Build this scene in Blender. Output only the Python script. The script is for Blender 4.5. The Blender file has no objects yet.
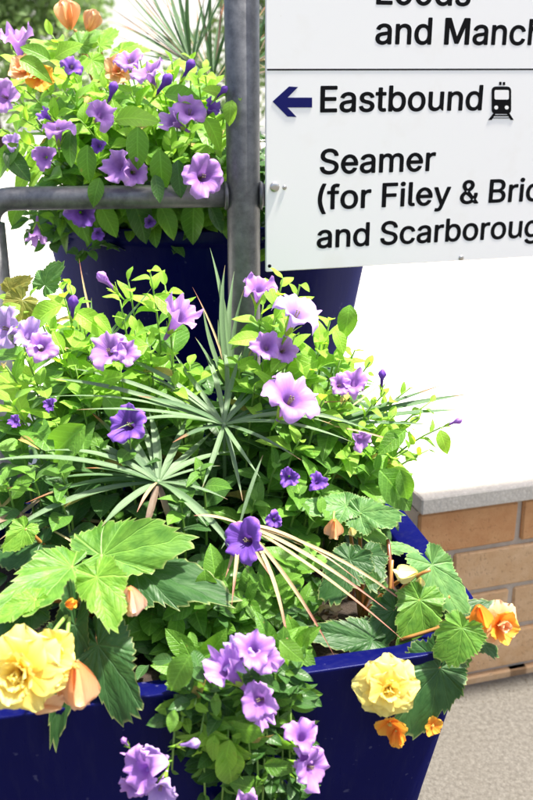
import bpy, math, random
from mathutils import Vector, Matrix, noise
R = math.radians
random.seed(11)
C = bpy.context.scene.collection
scn = bpy.context.scene

# ------------------------------------------------------------------ camera
H = 1.2
PITCH = R(20.2)
F = 910.0                                  # focal length in photograph pixels (533 x 800)
cam_d = bpy.data.cameras.new('camera')
cam = bpy.data.objects.new('camera', cam_d)
C.objects.link(cam)
cam.location = (0, 0, H)
cam.rotation_euler = (math.pi / 2 - PITCH, 0, 0)
cam_d.sensor_fit = 'VERTICAL'
cam_d.sensor_height = 36
cam_d.lens = F / 800 * 36
cam_d.clip_end = 600
cam_d.clip_start = 0.02
cam_d.dof.use_dof = True
cam_d.dof.focus_distance = 1.2
cam_d.dof.aperture_fstop = 6.3
scn.camera = cam

# ------------------------------------------------------------------ light
SUN_EL, SUN_AZ = R(70), R(83)             # azimuth from +Y towards +X: high, to the right
w = bpy.data.worlds.new('World'); scn.world = w; w.use_nodes = True
nt = w.node_tree
sky = nt.nodes.new('ShaderNodeTexSky'); sky.sky_type = 'NISHITA'; sky.sun_disc = False
sky.sun_elevation = SUN_EL; sky.sun_rotation = SUN_AZ
sky.air_density = 1.0; sky.dust_density = 4.0; sky.ozone_density = 0.6
nt.links.new(sky.outputs[0], nt.nodes['Background'].inputs[0])
nt.nodes['Background'].inputs[1].default_value = 0.105
sd = bpy.data.lights.new('sun', 'SUN'); sd.energy = 5.0; sd.angle = R(3.0); sd.color = (1, .95, .86)
sun = bpy.data.objects.new('sun', sd); C.objects.link(sun)
sv = Vector((math.sin(SUN_AZ) * math.cos(SUN_EL), math.cos(SUN_AZ) * math.cos(SUN_EL), math.sin(SUN_EL)))
sun.rotation_euler = sv.to_track_quat('Z', 'Y').to_euler()
sun.location = sv * 20
scn.view_settings.view_transform = 'Standard'
scn.view_settings.look = 'None'
scn.view_settings.exposure = 1.5
scn.view_settings.gamma = 1

# ------------------------------------------------------------------ helpers
SP, CP = math.sin(PITCH), math.cos(PITCH)
def P(px, py, Y):
    """the point at depth Y (metres in front of the camera's foot) on the sight line of a photograph point"""
    u, v = (px - 266.5) / F, (400 - py) / F
    t = Y / (CP + v * SP)
    return Vector((u * t, Y, H + t * (-SP + v * CP)))
def PZ(px, py, z):
    u, v = (px - 266.5) / F, (400 - py) / F
    t = (z - H) / (-SP + v * CP)
    return Vector((u * t, t * (CP + v * SP), z))

def mesh(name, verts, faces, mat=None, smooth=True, uvs=None, attrs=None):
    m = bpy.data.meshes.new(name)
    m.from_pydata([tuple(v) for v in verts], [], faces)
    if mat:
        for q in (mat if isinstance(mat, (list, tuple)) else [mat]): m.materials.append(q)
    if smooth: m.polygons.foreach_set('use_smooth', [True] * len(m.polygons))
    if uvs is not None:
        L = m.uv_layers.new(name='UVMap')
        for l in m.loops: L.data[l.index].uv = uvs[l.vertex_index]
    for k, vals in (attrs or {}).items():
        a = m.attributes.new(k, 'FLOAT', 'POINT'); a.data.foreach_set('value', vals)
    m.update()
    return m
def link(name, m, parent=None, mw=None):
    o = bpy.data.objects.new(name, m); C.objects.link(o)
    if parent is not None: o.parent = parent
    if mw is not None: o.matrix_local = mw
    return o
def empty(name, loc, label, cat, group=None, rz=0):
    o = bpy.data.objects.new(name, None); C.objects.link(o)
    o.location = loc; o.rotation_euler = (0, 0, rz); o.empty_display_size = .05
    o['label'] = label; o['category'] = cat
    if group: o['group'] = group
    return o
def tag(o, label=None, cat=None, group=None, kind=None):
    for k, v in (('label', label), ('category', cat), ('group', group), ('kind', kind)):
        if v: o[k] = v
    return o
def frame(pos, d, n, s, sy=None, sz=None):
    """matrix with local X along d, Z as near n as possible"""
    x = d.normalized(); z = (n - x * n.dot(x))
    if z.length < 1e-4: z = x.orthogonal()
    z.normalize(); y = z.cross(x)
    sy = s if sy is None else sy; sz = s if sz is None else sz
    return Matrix(((x.x * s, y.x * sy, z.x * sz, pos.x), (x.y * s, y.y * sy, z.y * sz, pos.y), (x.z * s, y.z * sy, z.z * sz, pos.z), (0, 0, 0, 1)))
def local(root, mw):                                     # roots are only translated
    return Matrix.Translation(-Vector(root.location)) @ mw
def bez(a, b, c, t): return a * (1 - t) ** 2 + b * 2 * t * (1 - t) + c * t * t
def tube(pts, radii, n=6, cap=True):
    V, Fc = [], []
    up = None
    for i, p in enumerate(pts):
        tg = (pts[min(i + 1, len(pts) - 1)] - pts[max(i - 1, 0)]).normalized()
        if up is None: up = tg.orthogonal().normalized()
        up = (up - tg * up.dot(tg)).normalized(); s = tg.cross(up)
        r = radii[i] if hasattr(radii, '__len__') else radii
        for k in range(n):
            a = 2 * math.pi * k / n
            V.append(p + (up * math.cos(a) + s * math.sin(a)) * r)
    for i in range(len(pts) - 1):
        for k in range(n):
            Fc.append((i * n + k, i * n + (k + 1) % n, (i + 1) * n + (k + 1) % n, (i + 1) * n + k))
    if cap:
        Fc.append(tuple(range(n))[::-1]); Fc.append(tuple((len(pts) - 1) * n + k for k in range(n)))
    return V, Fc
def box(a, b, bev=0.0):
    (x0, y0, z0), (x1, y1, z1) = a, b
    if bev <= 0:
        V = [(x0, y0, z0), (x1, y0, z0), (x1, y1, z0), (x0, y1, z0), (x0, y0, z1), (x1, y0, z1), (x1, y1, z1), (x0, y1, z1)]
        return [Vector(v) for v in V], [(0, 3, 2, 1), (4, 5, 6, 7), (0, 1, 5, 4), (1, 2, 6, 5), (2, 3, 7, 6), (3, 0, 4, 7)]
    import bmesh
    bm = bmesh.new(); vs, fs = box(a, b)
    bv = [bm.verts.new(v) for v in vs]
    for f in fs: bm.faces.new([bv[i] for i in f])
    bmesh.ops.bevel(bm, geom=list(bm.edges), offset=bev, segments=1, affect='EDGES')
    bm.verts.index_update()
    out = [v.co.copy() for v in bm.verts], [tuple(v.index for v in f.verts) for f in bm.faces]
    bm.free(); return out
def join(parts):
    V, Fc = [], []
    for v, f in parts:
        o = len(V); V += list(v); Fc += [tuple(i + o for i in q) for q in f]
    return V, Fc
def lerp(a, b, t): return a + (b - a) * t

# ------------------------------------------------------------------ materials
class NT:
    def __init__(s, name):
        s.m = bpy.data.materials.new(name); s.m.use_nodes = True; s.t = s.m.node_tree
        s.b = s.t.nodes['Principled BSDF']; s.out = s.t.nodes['Material Output']
    def n(s, kind, **kw):
        x = s.t.nodes.new(kind)
        for k, v in kw.items():
            if k.startswith('i_'): x.inputs[int(k[2:])].default_value = v
            else: setattr(x, k, v)
        return x
    def l(s, a, b): s.t.links.new(a, b)
    def math(s, op, a, b=None, c=None, clamp=False):
        x = s.t.nodes.new('ShaderNodeMath'); x.operation = op; x.use_clamp = clamp
        for i, q in enumerate((a, b, c)):
            if q is None: continue
            if isinstance(q, (int, float)): x.inputs[i].default_value = q
            else: s.l(q, x.inputs[i])
        return x.outputs[0]
    def mix(s, fac, a, b, mode='MIX'):
        x = s.t.nodes.new('ShaderNodeMixRGB'); x.blend_type = mode
        for i, q in enumerate((fac, a, b)):
            if isinstance(q, (int, float)): x.inputs[i].default_value = q
            elif isinstance(q, tuple): x.inputs[i].default_value = (*q, 1)
            else: s.l(q, x.inputs[i])
        return x.outputs[0]
    def noise(s, scale, detail=3, vec=None, rough=.5):
        x = s.n('ShaderNodeTexNoise'); x.inputs['Scale'].default_value = scale; x.inputs['Detail'].default_value = detail
        x.inputs['Roughness'].default_value = rough
        if vec is not None: s.l(vec, x.inputs['Vector'])
        return x.outputs['Fac']
    def ramp(s, fac, *st):
        x = s.n('ShaderNodeValToRGB'); e = x.color_ramp.elements
        while len(e) < len(st): e.new(.5)
        for q, (p, c) in zip(e, st): q.position = p; q.color = (*c, 1) if isinstance(c, tuple) else (c, c, c, 1)
        s.l(fac, x.inputs[0]); return x.outputs[0]
    def bump(s, h, strength=.3, dist=.001):
        x = s.n('ShaderNodeBump'); x.inputs['Strength'].default_value = strength; x.inputs['Distance'].default_value = dist
        s.l(h, x.inputs['Height']); s.l(x.outputs[0], s.b.inputs['Normal']); return x.outputs[0]
    def set(s, **kw):
        for k, v in kw.items():
            k = k.replace('_', ' ')
            if isinstance(v, tuple): s.b.inputs[k].default_value = (*v, 1)
            elif isinstance(v, (int, float)): s.b.inputs[k].default_value = v
            else: s.l(v, s.b.inputs[k])
    def translucent(s, fac, col, nrm=None):
        tr = s.n('ShaderNodeBsdfTranslucent'); mx = s.n('ShaderNodeMixShader')
        if isinstance(col, tuple): tr.inputs[0].default_value = (*col, 1)
        else: s.l(col, tr.inputs[0])
        mx.inputs[0].default_value = fac
        s.l(s.b.outputs[0], mx.inputs[1]); s.l(tr.outputs[0], mx.inputs[2]); s.l(mx.outputs[0], s.out.inputs[0])
        if nrm is not None: s.l(nrm, tr.inputs['Normal'])

def leaf_mat(name, dark, light, trans, tf=.35, rough=.42, spread=1.0):
    s = NT(name)
    uv = s.n('ShaderNodeUVMap').outputs[0]; sep = s.n('ShaderNodeSeparateXYZ'); s.l(uv, sep.inputs[0])
    ay = s.math('ABSOLUTE', sep.outputs[1])
    mid = s.math('SUBTRACT', 1, s.math('MULTIPLY', ay, 38), clamp=True)
    k = s.math('FRACT', s.math('MULTIPLY', s.math('SUBTRACT', sep.outputs[0], s.math('MULTIPLY', ay, .9)), 7.5))
    k = s.math('SUBTRACT', 1, s.math('MULTIPLY', s.math('ABSOLUTE', s.math('SUBTRACT', k, .5)), 9), clamp=True)
    vein = s.math('MAXIMUM', mid, s.math('MULTIPLY', k, .55))
    oi = s.n('ShaderNodeObjectInfo')
    nz = s.noise(22, 3, s.n('ShaderNodeTexCoord').outputs['Object'])
    f = s.math('ADD', s.math('MULTIPLY', oi.outputs['Random'], .7 * spread), s.math('MULTIPLY', nz, .5), clamp=True)
    base = s.mix(f, dark, light)
    col = s.mix(s.math('MULTIPLY', vein, .45), base, tuple(min(1, c * 1.7 + .03) for c in light))
    sv = s.n('ShaderNodeVectorMath', operation='ADD'); s.l(s.n('ShaderNodeTexCoord').outputs['Object'], sv.inputs[0]); s.l(oi.outputs['Location'], sv.inputs[1])
    sp = s.ramp(s.noise(4.5, 3, sv.outputs[0], .7), (.66, 0), (.72, 1))
    col = s.mix(s.math('MULTIPLY', sp, .55), col, (.30, .22, .05))
    hgt = s.math('ADD', s.math('MULTIPLY', vein, -.6), s.math('MULTIPLY', nz, .9))
    s.bump(hgt, .6, .0014)
    s.set(Base_Color=col, Roughness=rough, Specular_IOR_Level=.4, Sheen_Weight=.12)
    s.translucent(tf, s.mix(.6, s.mix(1.0, trans, (1, 1, 1), 'MULTIPLY'), s.mix(1.0, col, (2.2, 2.2, 1.6), 'MULTIPLY')))
    return s.m
M = {}
M['leaf'] = leaf_mat('petunia_leaf', (.04, .135, .013), (.14, .31, .028), (.26, .52, .03), .36)
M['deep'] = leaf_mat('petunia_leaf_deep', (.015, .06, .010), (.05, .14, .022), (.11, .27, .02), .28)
M['young'] = leaf_mat('petunia_leaf_young', (.15, .34, .022), (.30, .51, .05), (.46, .72, .05), .45, .5)

def begonia_mat(name, dark, light, trans, tf=.3, vs=.55):
    s = NT(name)
    uv = s.n('ShaderNodeUVMap').outputs[0]; sep = s.n('ShaderNodeSeparateXYZ'); s.l(uv, sep.inputs[0])
    x, y = sep.outputs[0], sep.outputs[1]
    ang = s.math('ARCTAN2', y, x)
    rad = s.math('SQRT', s.math('ADD', s.math('MULTIPLY', x, x), s.math('MULTIPLY', y, y)))
    ang = s.math('ADD', ang, s.math('MULTIPLY', s.math('SINE', s.math('ADD', s.math('MULTIPLY', ang, 1.7), 1.0)), .22))
    ang = s.math('ADD', ang, s.math('MULTIPLY', s.math('SUBTRACT', s.noise(1.6, 2, uv), .5), .5))
    sp = R(34)
    a = s.math('PINGPONG', ang, sp / 2)
    # pingpong gives distance to the nearest multiple of the spacing, in radians
    dist = s.math('MULTIPLY', a, rad)
    main = s.math('SUBTRACT', 1, s.math('MULTIPLY', dist, 80), clamp=True)
    k = s.math('FRACT', s.math('MULTIPLY', s.math('SUBTRACT', rad, s.math('MULTIPLY', dist, 1.5)), 8.0))
    side = s.math('SUBTRACT', 1, s.math('MULTIPLY', s.math('ABSOLUTE', s.math('SUBTRACT', k, .5)), 10), clamp=True)
    vein = s.math('MAXIMUM', main, s.math('MULTIPLY', side, .14))
    ed = s.n('ShaderNodeAttribute', attribute_name='edge').outputs['Fac']
    edge = s.math('MULTIPLY', s.math('SUBTRACT', ed, .955), 22, clamp=True)
    co = s.n('ShaderNodeTexCoord').outputs['Object']
    nz = s.noise(5, 4, co, .6)
    nf = s.noise(60, 2, co, .6)
    base = s.mix(s.ramp(nz, (.32, 0), (.68, 1)), dark, light)
    base = s.mix(s.math('MULTIPLY', nf, .3), base, tuple(c * .6 for c in dark))
    col = s.mix(s.math('MULTIPLY', vein, vs), base, tuple(min(1, c * 1.9 + .05) for c in light))
    col = s.mix(s.math('MULTIPLY', edge, .5), col, (.42, .45, .16))
    pk = s.math('SINE', s.math('MULTIPLY', k, 3.14))
    hgt = s.math('ADD', s.math('MULTIPLY', vein, -1.0), s.math('ADD', s.math('MULTIPLY', nz, .6), s.math('MULTIPLY', pk, .25)))
    s.bump(hgt, .5, .002)
    s.set(Base_Color=col, Roughness=.47, Specular_IOR_Level=.35)
    s.translucent(tf, s.mix(.5, trans, s.mix(1.0, col, (2.0, 2.0, 1.5), 'MULTIPLY')))
    return s.m
M['beg'] = begonia_mat('begonia_leaf', (.055, .17, .018), (.15, .32, .038), (.26, .47, .04))
M['beg_lime'] = begonia_mat('begonia_leaf_lime', (.10, .27, .02), (.22, .42, .045), (.42, .64, .04), .36)
M['beg_dark'] = begonia_mat('begonia_leaf_dark', (.018, .07, .014), (.045, .12, .03), (.08, .2, .02), .2, .3)
M['beg_grey'] = begonia_mat('begonia_leaf_greyish', (.05, .16, .035), (.15, .30, .08), (.22, .42, .06), .25, .4)
M['beg_brown'] = begonia_mat('begonia_leaf_bronze', (.12, .16, .03), (.28, .25, .05), (.5, .4, .06), .35)

def petal_mat(name, inner, mid, outer, vein, tf=.35, vs=.35):
    s = NT(name)
    r = s.n('ShaderNodeAttribute', attribute_name='rad').outputs['Fac']
    uv = s.n('ShaderNodeUVMap').outputs[0]; sep = s.n('ShaderNodeSeparateXYZ'); s.l(uv, sep.inputs[0])
    oi = s.n('ShaderNodeObjectInfo').outputs['Random']
    base = s.ramp(r, (.0, mid), (.3, inner), (.52, inner), (.66, mid), (1.0, outer))
    v = s.math('FRACT', s.math('MULTIPLY', sep.outputs[0], 30))
    v = s.math('SUBTRACT', 1, s.math('MULTIPLY', s.math('ABSOLUTE', s.math('SUBTRACT', v, .5)), 5), clamp=True)
    v = s.math('MULTIPLY', v, s.math('SUBTRACT', 1.25, r), clamp=True)
    co = s.n('ShaderNodeTexCoord').outputs['Object']
    nz = s.noise(3, 3, co)
    base = s.mix(s.math('MULTIPLY', v, vs), base, vein)
    base = s.mix(s.math('MULTIPLY', nz, .35), base, tuple(min(1, c * 1.25) for c in outer))
    base = s.mix(s.math('MULTIPLY', oi, .3), base, mid)
    s.bump(s.math('ADD', nz, s.math('MULTIPLY', v, .6)), .35, .0012)
    s.set(Base_Color=base, Roughness=.55, Specular_IOR_Level=.3)
    s.translucent(tf, base)
    return s.m
M['lav'] = petal_mat('petunia_petal', (.20, .06, .36), (.44, .20, .62), (.62, .37, .78), (.26, .07, .46))
M['lav_pale'] = petal_mat('petunia_petal_pale', (.30, .15, .50), (.50, .32, .72), (.62, .46, .82), (.38, .18, .60))
M['lav_deep'] = petal_mat('petunia_petal_deep', (.07, .02, .22), (.19, .07, .48), (.32, .15, .64), (.09, .02, .30))
def bpetal_mat(name, base_c, tip_c, shade):
    s = NT(name)
    r = s.n('ShaderNodeAttribute', attribute_name='rad').outputs['Fac']
    uv = s.n('ShaderNodeUVMap').outputs[0]; sep = s.n('ShaderNodeSeparateXYZ'); s.l(uv, sep.inputs[0])
    mp = s.n('ShaderNodeMapping'); mp.inputs['Scale'].default_value = (2, 26, 1); s.l(uv, mp.inputs[0])
    st = s.noise(2.2, 3, mp.outputs[0], .6)
    c = s.ramp(r, (0, base_c), (.45, shade), (1, tip_c))
    c = s.mix(s.math('MULTIPLY', s.ramp(st, (.45, 0), (.75, 1)), .22), c, base_c)
    s.bump(st, .35, .0012)
    s.set(Base_Color=c, Roughness=.5, Specular_IOR_Level=.3)
    s.translucent(.32, c)
    return s.m
M['yellow'] = bpetal_mat('begonia_petal_yellow', (.88, .60, .07), (.96, .84, .26), (.94, .76, .15))
M['cream'] = bpetal_mat('begonia_petal_cream', (.8, .66, .2), (.9, .84, .45), (.85, .78, .34))
M['peach'] = bpetal_mat('begonia_petal_peach', (.84, .36, .12), (.90, .58, .34), (.88, .50, .24))
M['orange'] = bpetal_mat('begonia_petal_orange', (.85, .22, .02), (.92, .50, .06), (.9, .32, .03))
M['pinkish'] = bpetal_mat('begonia_petal_pink', (.85, .42, .2), (.90, .62, .48), (.88, .58, .38))

def simple(name, col, rough=.5, metal=0, nscale=30, amount=.25, bump=.2, dist=.001, spec=.5, darker=.5):
    s = NT(name); co = s.n('ShaderNodeTexCoord').outputs['Object']
    nz = s.noise(nscale, 5, co, .6)
    s.set(Base_Color=s.mix(s.math('MULTIPLY', nz, amount * 2, clamp=True), col, tuple(c * darker for c in col)), Roughness=rough, Metallic=metal, Specular_IOR_Level=spec)
    s.bump(nz, bump, dist); return s.m
M['stem'] = simple('petunia_stem', (.22, .38, .07), .5)
M['stem_red'] = simple('begonia_stem', (.42, .19, .05), .35, nscale=60)
M['stem_brown'] = simple('begonia_stem_brown', (.16, .05, .02), .35, nscale=60)
M['stamen'] = simple('stamen', (.22, .18, .08), .6)
M['heart'] = simple('flower_heart', (.8, .62, .12), .6)
M['dark_throat'] = simple('throat', (.05, .03, .08), .6)

def blade_mat(name, a, b, tip, tip_at, dead=0.0):
    s = NT(name)
    uv = s.n('ShaderNodeUVMap').outputs[0]; sep = s.n('ShaderNodeSeparateXYZ'); s.l(uv, sep.inputs[0])
    mp = s.n('ShaderNodeMapping'); mp.inputs['Scale'].default_value = (1.5, 40, 1); s.l(uv, mp.inputs[0])
    st = s.noise(3, 3, mp.outputs[0], .6)
    oi = s.n('ShaderNodeObjectInfo').outputs['Random']
    c = s.mix(st, a, b)
    c = s.mix(s.math('MULTIPLY', oi, .35), c, tuple(q * .55 for q in a))
    pos = s.math('ADD', sep.outputs[0], s.math('MULTIPLY', s.math('SUBTRACT', oi, .5), .18))
    pos = s.math('ADD', pos, s.math('MULTIPLY', s.math('SUBTRACT', s.noise(9, 3, uv), .5), .3))
    f = s.math('MULTIPLY', s.math('SUBTRACT', pos, tip_at), 9, clamp=True)
    c = s.mix(f, c, tip)
    s.bump(st, .4, .001)
    s.set(Base_Color=c, Roughness=.42, Specular_IOR_Level=.5)
    s.translucent(.2, c)
    return s.m
M['blade'] = blade_mat('palm_blade', (.07, .16, .055), (.24, .34, .18), (.36, .2, .1), .93)
M['blade_dark'] = blade_mat('palm_blade_dark', (.045, .12, .04), (.10, .2, .07), (.33, .12, .05), .78)
M['blade_dead'] = blade_mat('palm_blade_dead', (.42, .29, .13), (.66, .52, .30), (.42, .17, .12), .72)
M['blade_brown'] = blade_mat('palm_blade_withered', (.14, .08, .05), (.35, .26, .18), (.12, .06, .04), .6)

# blue glazed / painted planter
def planter_mat():
    s = NT('blue_planter_paint'); co = s.n('ShaderNodeTexCoord').outputs['Object']
    mp = s.n('ShaderNodeMapping'); mp.inputs['Scale'].default_value = (14, 14, 1.2); s.l(co, mp.inputs[0])
    grain = s.noise(7, 5, mp.outputs[0], .65)
    big = s.noise(5, 4, co, .6)
    sc = s.noise(55, 2, co, .7)
    scr = s.ramp(sc, (.69, 0), (.73, 1))
    c = s.mix(s.ramp(big, (.3, 0), (.7, 1)), (.0016, .0024, .048), (.003, .004, .065))
    c = s.mix(s.math('MULTIPLY', s.ramp(grain, (.5, 0), (.8, 1)), .5), c, (.014, .015, .06))
    c = s.mix(s.math('MULTIPLY', scr, .35), c, (.10, .10, .18))
    nb = s.bump(grain, .25, .0015)
    df = s.n('ShaderNodeBsdfDiffuse'); gl = s.n('ShaderNodeBsdfGlossy'); mx = s.n('ShaderNodeMixShader'); lw = s.n('ShaderNodeLayerWeight')
    lw.inputs[0].default_value = .35; s.l(c, df.inputs[0]); s.l(s.math('ADD', .20, s.math('MULTIPLY', grain, .22)), gl.inputs['Roughness'])
    s.l(s.math('ADD', .014, s.math('MULTIPLY', s.math('POWER', lw.outputs['Facing'], 5), .07)), mx.inputs[0])
    gl.inputs[0].default_value = (.6, .65, 1, 1); s.l(nb, df.inputs['Normal']); s.l(nb, gl.inputs['Normal']); s.l(nb, lw.inputs['Normal'])
    s.l(df.outputs[0], mx.inputs[1]); s.l(gl.outputs[0], mx.inputs[2]); s.l(mx.outputs[0], s.out.inputs[0]); return s.m
M['planter'] = planter_mat()
M['soil'] = simple('soil', (.045, .028, .018), .95, nscale=70, amount=.8, bump=1, dist=.01)
def galv():
    s = NT('galvanised_steel'); co = s.n('ShaderNodeTexCoord').outputs['Object']
    a = s.noise(55, 5, co, .7); b = s.noise(9, 4, co, .6)
    c = s.mix(s.ramp(a, (.35, 0), (.7, 1)), (.10, .10, .105), (.20, .20, .205))
    c = s.mix(s.math('MULTIPLY', s.ramp(b, (.5, 0), (.72, 1)), .5), c, (.28, .28, .275))
    s.set(Base_Color=c, Metallic=.55, Roughness=s.math('ADD', .36, s.math('MULTIPLY', a, .25)))
    s.bump(a, .35, .0008); return s.m
M['steel'] = galv()
def sign_m():
    s = NT('sign_white_enamel'); co = s.n('ShaderNodeTexCoord').outputs['Object']
    a = s.noise(14, 4, co, .6); b = s.noise(120, 2, co, .6)
    c = s.mix(s.math('MULTIPLY', s.ramp(a, (.55, 0), (.8, 1)), .25), (.90, .885, .85), (.74, .68, .57))
    c = s.mix(s.math('MULTIPLY', s.ramp(b, (.74, 0), (.8, 1)), .3), c, (.5, .4, .25))
    s.set(Base_Color=c, Roughness=.3); return s.m
M['sign'] = sign_m()
M['ink'] = simple('sign_black_vinyl', (.004, .004, .005), .6, bump=0, spec=.1)
M['navy'] = simple('sign_navy_vinyl', (.01, .012, .12), .6, bump=0, spec=.1)
M['sign_back'] = simple('sign_aluminium', (.45, .45, .45), .45, .8)
M['screw'] = simple('screw_steel', (.55, .53, .5), .3, .9)

def paving(name, c0, c1, c2, sc=120, rough=.85, bump=.6):
    s = NT(name); co = s.n('ShaderNodeTexCoord').outputs['Object']
    a = s.noise(sc, 5, co, .75); b = s.noise(6, 5, co, .6)
    vor = s.n('ShaderNodeTexVoronoi'); vor.inputs['Scale'].default_value = sc * 1.6; s.l(co, vor.inputs['Vector'])
    c = s.mix(s.ramp(a, (.38, 0), (.66, 1)), c0, c1)
    c = s.mix(s.math('MULTIPLY', s.ramp(b, (.4, 0), (.7, 1)), .45), c, c2)
    c = s.mix(s.math('MULTIPLY', s.ramp(vor.outputs['Distance'], (.15, 1), (.4, 0)), .18), c, tuple(q * 1.6 for q in c1))
    s.set(Base_Color=c, Roughness=rough, Specular_IOR_Level=.25)
    s.bump(s.math('ADD', a, s.math('MULTIPLY', vor.outputs['Distance'], .5)), bump, .004); return s.m
M['tarmac'] = paving('worn_tarmac', (.075, .068, .058), (.14, .13, .115), (.10, .09, .075), 110)
M['concrete'] = paving('pale_concrete', (.56, .54, .50), (.66, .64, .60), (.58, .51, .44), 60, .8, .2)
M['coping'] = paving('coping_concrete', (.56, .51, .43), (.68, .63, .54), (.60, .54, .45), 90, .85, .5)
def brick_m(name, a, b):
    s = NT(name); co = s.n('ShaderNodeTexCoord').outputs['Object']
    oi = s.n('ShaderNodeObjectInfo').outputs['Random']
    v = s.n('ShaderNodeVectorMath', operation='ADD'); s.l(co, v.inputs[0]); s.l(s.n('ShaderNodeObjectInfo').outputs['Location'], v.inputs[1])
    n1 = s.noise(22, 6, v.outputs[0], .75); n2 = s.noise(110, 3, v.outputs[0], .7)
    c = s.mix(s.ramp(n1, (.35, 0), (.7, 1)), a, b)
    c = s.mix(s.math('MULTIPLY', s.ramp(n2, (.6, 0), (.68, 1)), .35), c, tuple(q * .35 for q in a))
    c = s.mix(s.math('MULTIPLY', oi, .2), c, (.5, .36, .22))
    s.set(Base_Color=c, Roughness=.9, Specular_IOR_Level=.2); s.bump(s.math('SUBTRACT', n1, s.math('MULTIPLY', s.ramp(n2, (.55, 0), (.66, 1)), .8)), .35, .004); return s.m
M['brick_o'] = brick_m('brick_orange', (.54, .23, .08), (.66, .34, .14))
M['brick_p'] = brick_m('brick_pale', (.58, .34, .16), (.70, .47, .27))
M['mortar'] = simple('mortar', (.60, .50, .39), .95, nscale=90, amount=.4, bump=.8, dist=.003)
M['hedge'] = leaf_mat('hedge_leaf', (.07, .14, .04), (.17, .26, .09), (.3, .42, .1), .35)
M['bark'] = simple('bark', (.10, .07, .045), .9, nscale=40, amount=.5, bump=.8, dist=.01)
M['render'] = simple('white_render', (.8, .8, .78), .85, nscale=50, amount=.08, bump=.2)
M['husk'] = simple('withered_flower', (.55, .36, .2), .8, nscale=60, amount=.5)

# ------------------------------------------------------------------ setting
D = Vector((.961, .276, 0)); NRM = Vector((.276, -.961, 0))       # the wall's direction and the way it faces
WC = Vector((.286, 1.518, 0)); WZ = .447                        # corner of the coping and the platform's level
V, Fc = [], []
gr = mesh('pavement', [(-120, -60, 0), (120, -60, 0), (120, 200, 0), (-120, 200, 0)], [(0, 1, 2, 3)], M['tarmac'], False)
tag(link('pavement', gr), kind='structure')
back = -NRM
pA = WC + D * .004 + back * .03
poly = [Vector((-25, 1.56, 0)), Vector((.135, 1.56, 0)) + back * 0, WC + back * .16 + D * .012, WC + back * .145 + D * .02, WC + D * 12 + back * .145, Vector((30, 45, 0)), Vector((-25, 45, 0))]
nv = len(poly)
verts = [p + Vector((0, 0, .002)) for p in poly] + [p + Vector((0, 0, WZ - .003)) for p in poly]
faces = [tuple(range(nv, 2 * nv))] + [(i, (i + 1) % nv, nv + (i + 1) % nv, nv + i) for i in range(nv)]
tag(link('platform', mesh('platform', verts, faces, M['concrete'], False)), kind='structure')

wall = empty('brick_wall', WC, 'low orange and buff brick wall with a grey concrete coping at the right', 'wall', rz=math.atan2(D.y, D.x))
# local: x along the wall, y away from the camera
CH, BL = .098, .28
zj = [.412 - CH * i for i in range(5)]
brick_meshes = {}
def brick_mesh(L, key, top=False):
    k = (round(L, 3), key)
    if k not in brick_meshes:
        v, f = box((0, 0, 0), (L - .012, .12, CH - .012), .004)
        v = [q + Vector(noise.noise_vector(q * 31)) * .0025 for q in v]
        brick_meshes[k] = mesh('brick', v, f, M['brick_o' if key == 'o' else 'brick_p'], False)
    return brick_meshes[k]
pat = ['oooopo', 'pppopp', 'ppoppo', 'opppop']
rb = random.Random(4)
for r in range(4):
    z0 = zj[r] - CH
    x = -.053 if r % 2 == 0 else .087 - BL
    i = 0
    while x < 3.4:
        x0 = max(x, .006); L = x + BL - x0
        if L > .03:
            key = pat[r][i % 6] if i else ('o' if r == 0 else 'p')
            o = link('brick', brick_mesh(L, key), wall)
            o.location = (x0 + .0, .008 + rb.uniform(0, .004), z0 + .006)
            o.rotation_euler = (0, 0, rb.uniform(-.004, .004))
        x += BL; i += 1
x = -.05
while x < 3.4:
    v, f = box((0, 0, 0), (BL - .012, .12, .03), .003)
    o = link('brick', mesh('brick', v, f, M['brick_p'], False), wall); o.location = (max(x, .006) , .004, -.014); x += BL
v, f = box((.002, .017, -.01), (3.6, .14, .411)); link('mortar', mesh('mortar', v, f, M['mortar'], False), wall)
for i in range(4):
    v, f = box((i * .9 + .001, -.004, .413), (i * .9 + .896, .17, WZ), .003)
    link('coping_stone', mesh('coping_stone', v, f, M['coping'] if 0 else [M['coping'], M['concrete']], False), wall)
    me = wall.children[-1].data
    for p in me.polygons:
        if p.normal.z > .9: p.material_index = 1
# grit along the foot of the wall
rg = random.Random(7); V, Fc = [], []
for k in range(900):
    s_ = rg.uniform(-.1, 1.6); dd = abs(rg.gauss(0, .028)) + .004; r = rg.uniform(.0006, .0022)
    p = WC + D * s_ + NRM * dd; p.z = r * .4
    o = len(V)
    for q in ((1, 0, 0), (-.5, .8, 0), (-.5, -.8, 0), (0, 0, 1)): V.append(p + Vector((q[0] * r * rg.uniform(.6, 1.3), q[1] * r, q[2] * r * .9)))
    Fc += [(o, o + 1, o + 3), (o + 1, o + 2, o + 3), (o + 2, o, o + 3)]
tag(link('grit', mesh('grit', V, Fc, simple('grit_dark', (.15, .12, .085), .95), False)), 'dark grit and moss gathered along the foot of the brick wall', 'grit', kind='stuff')

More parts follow.
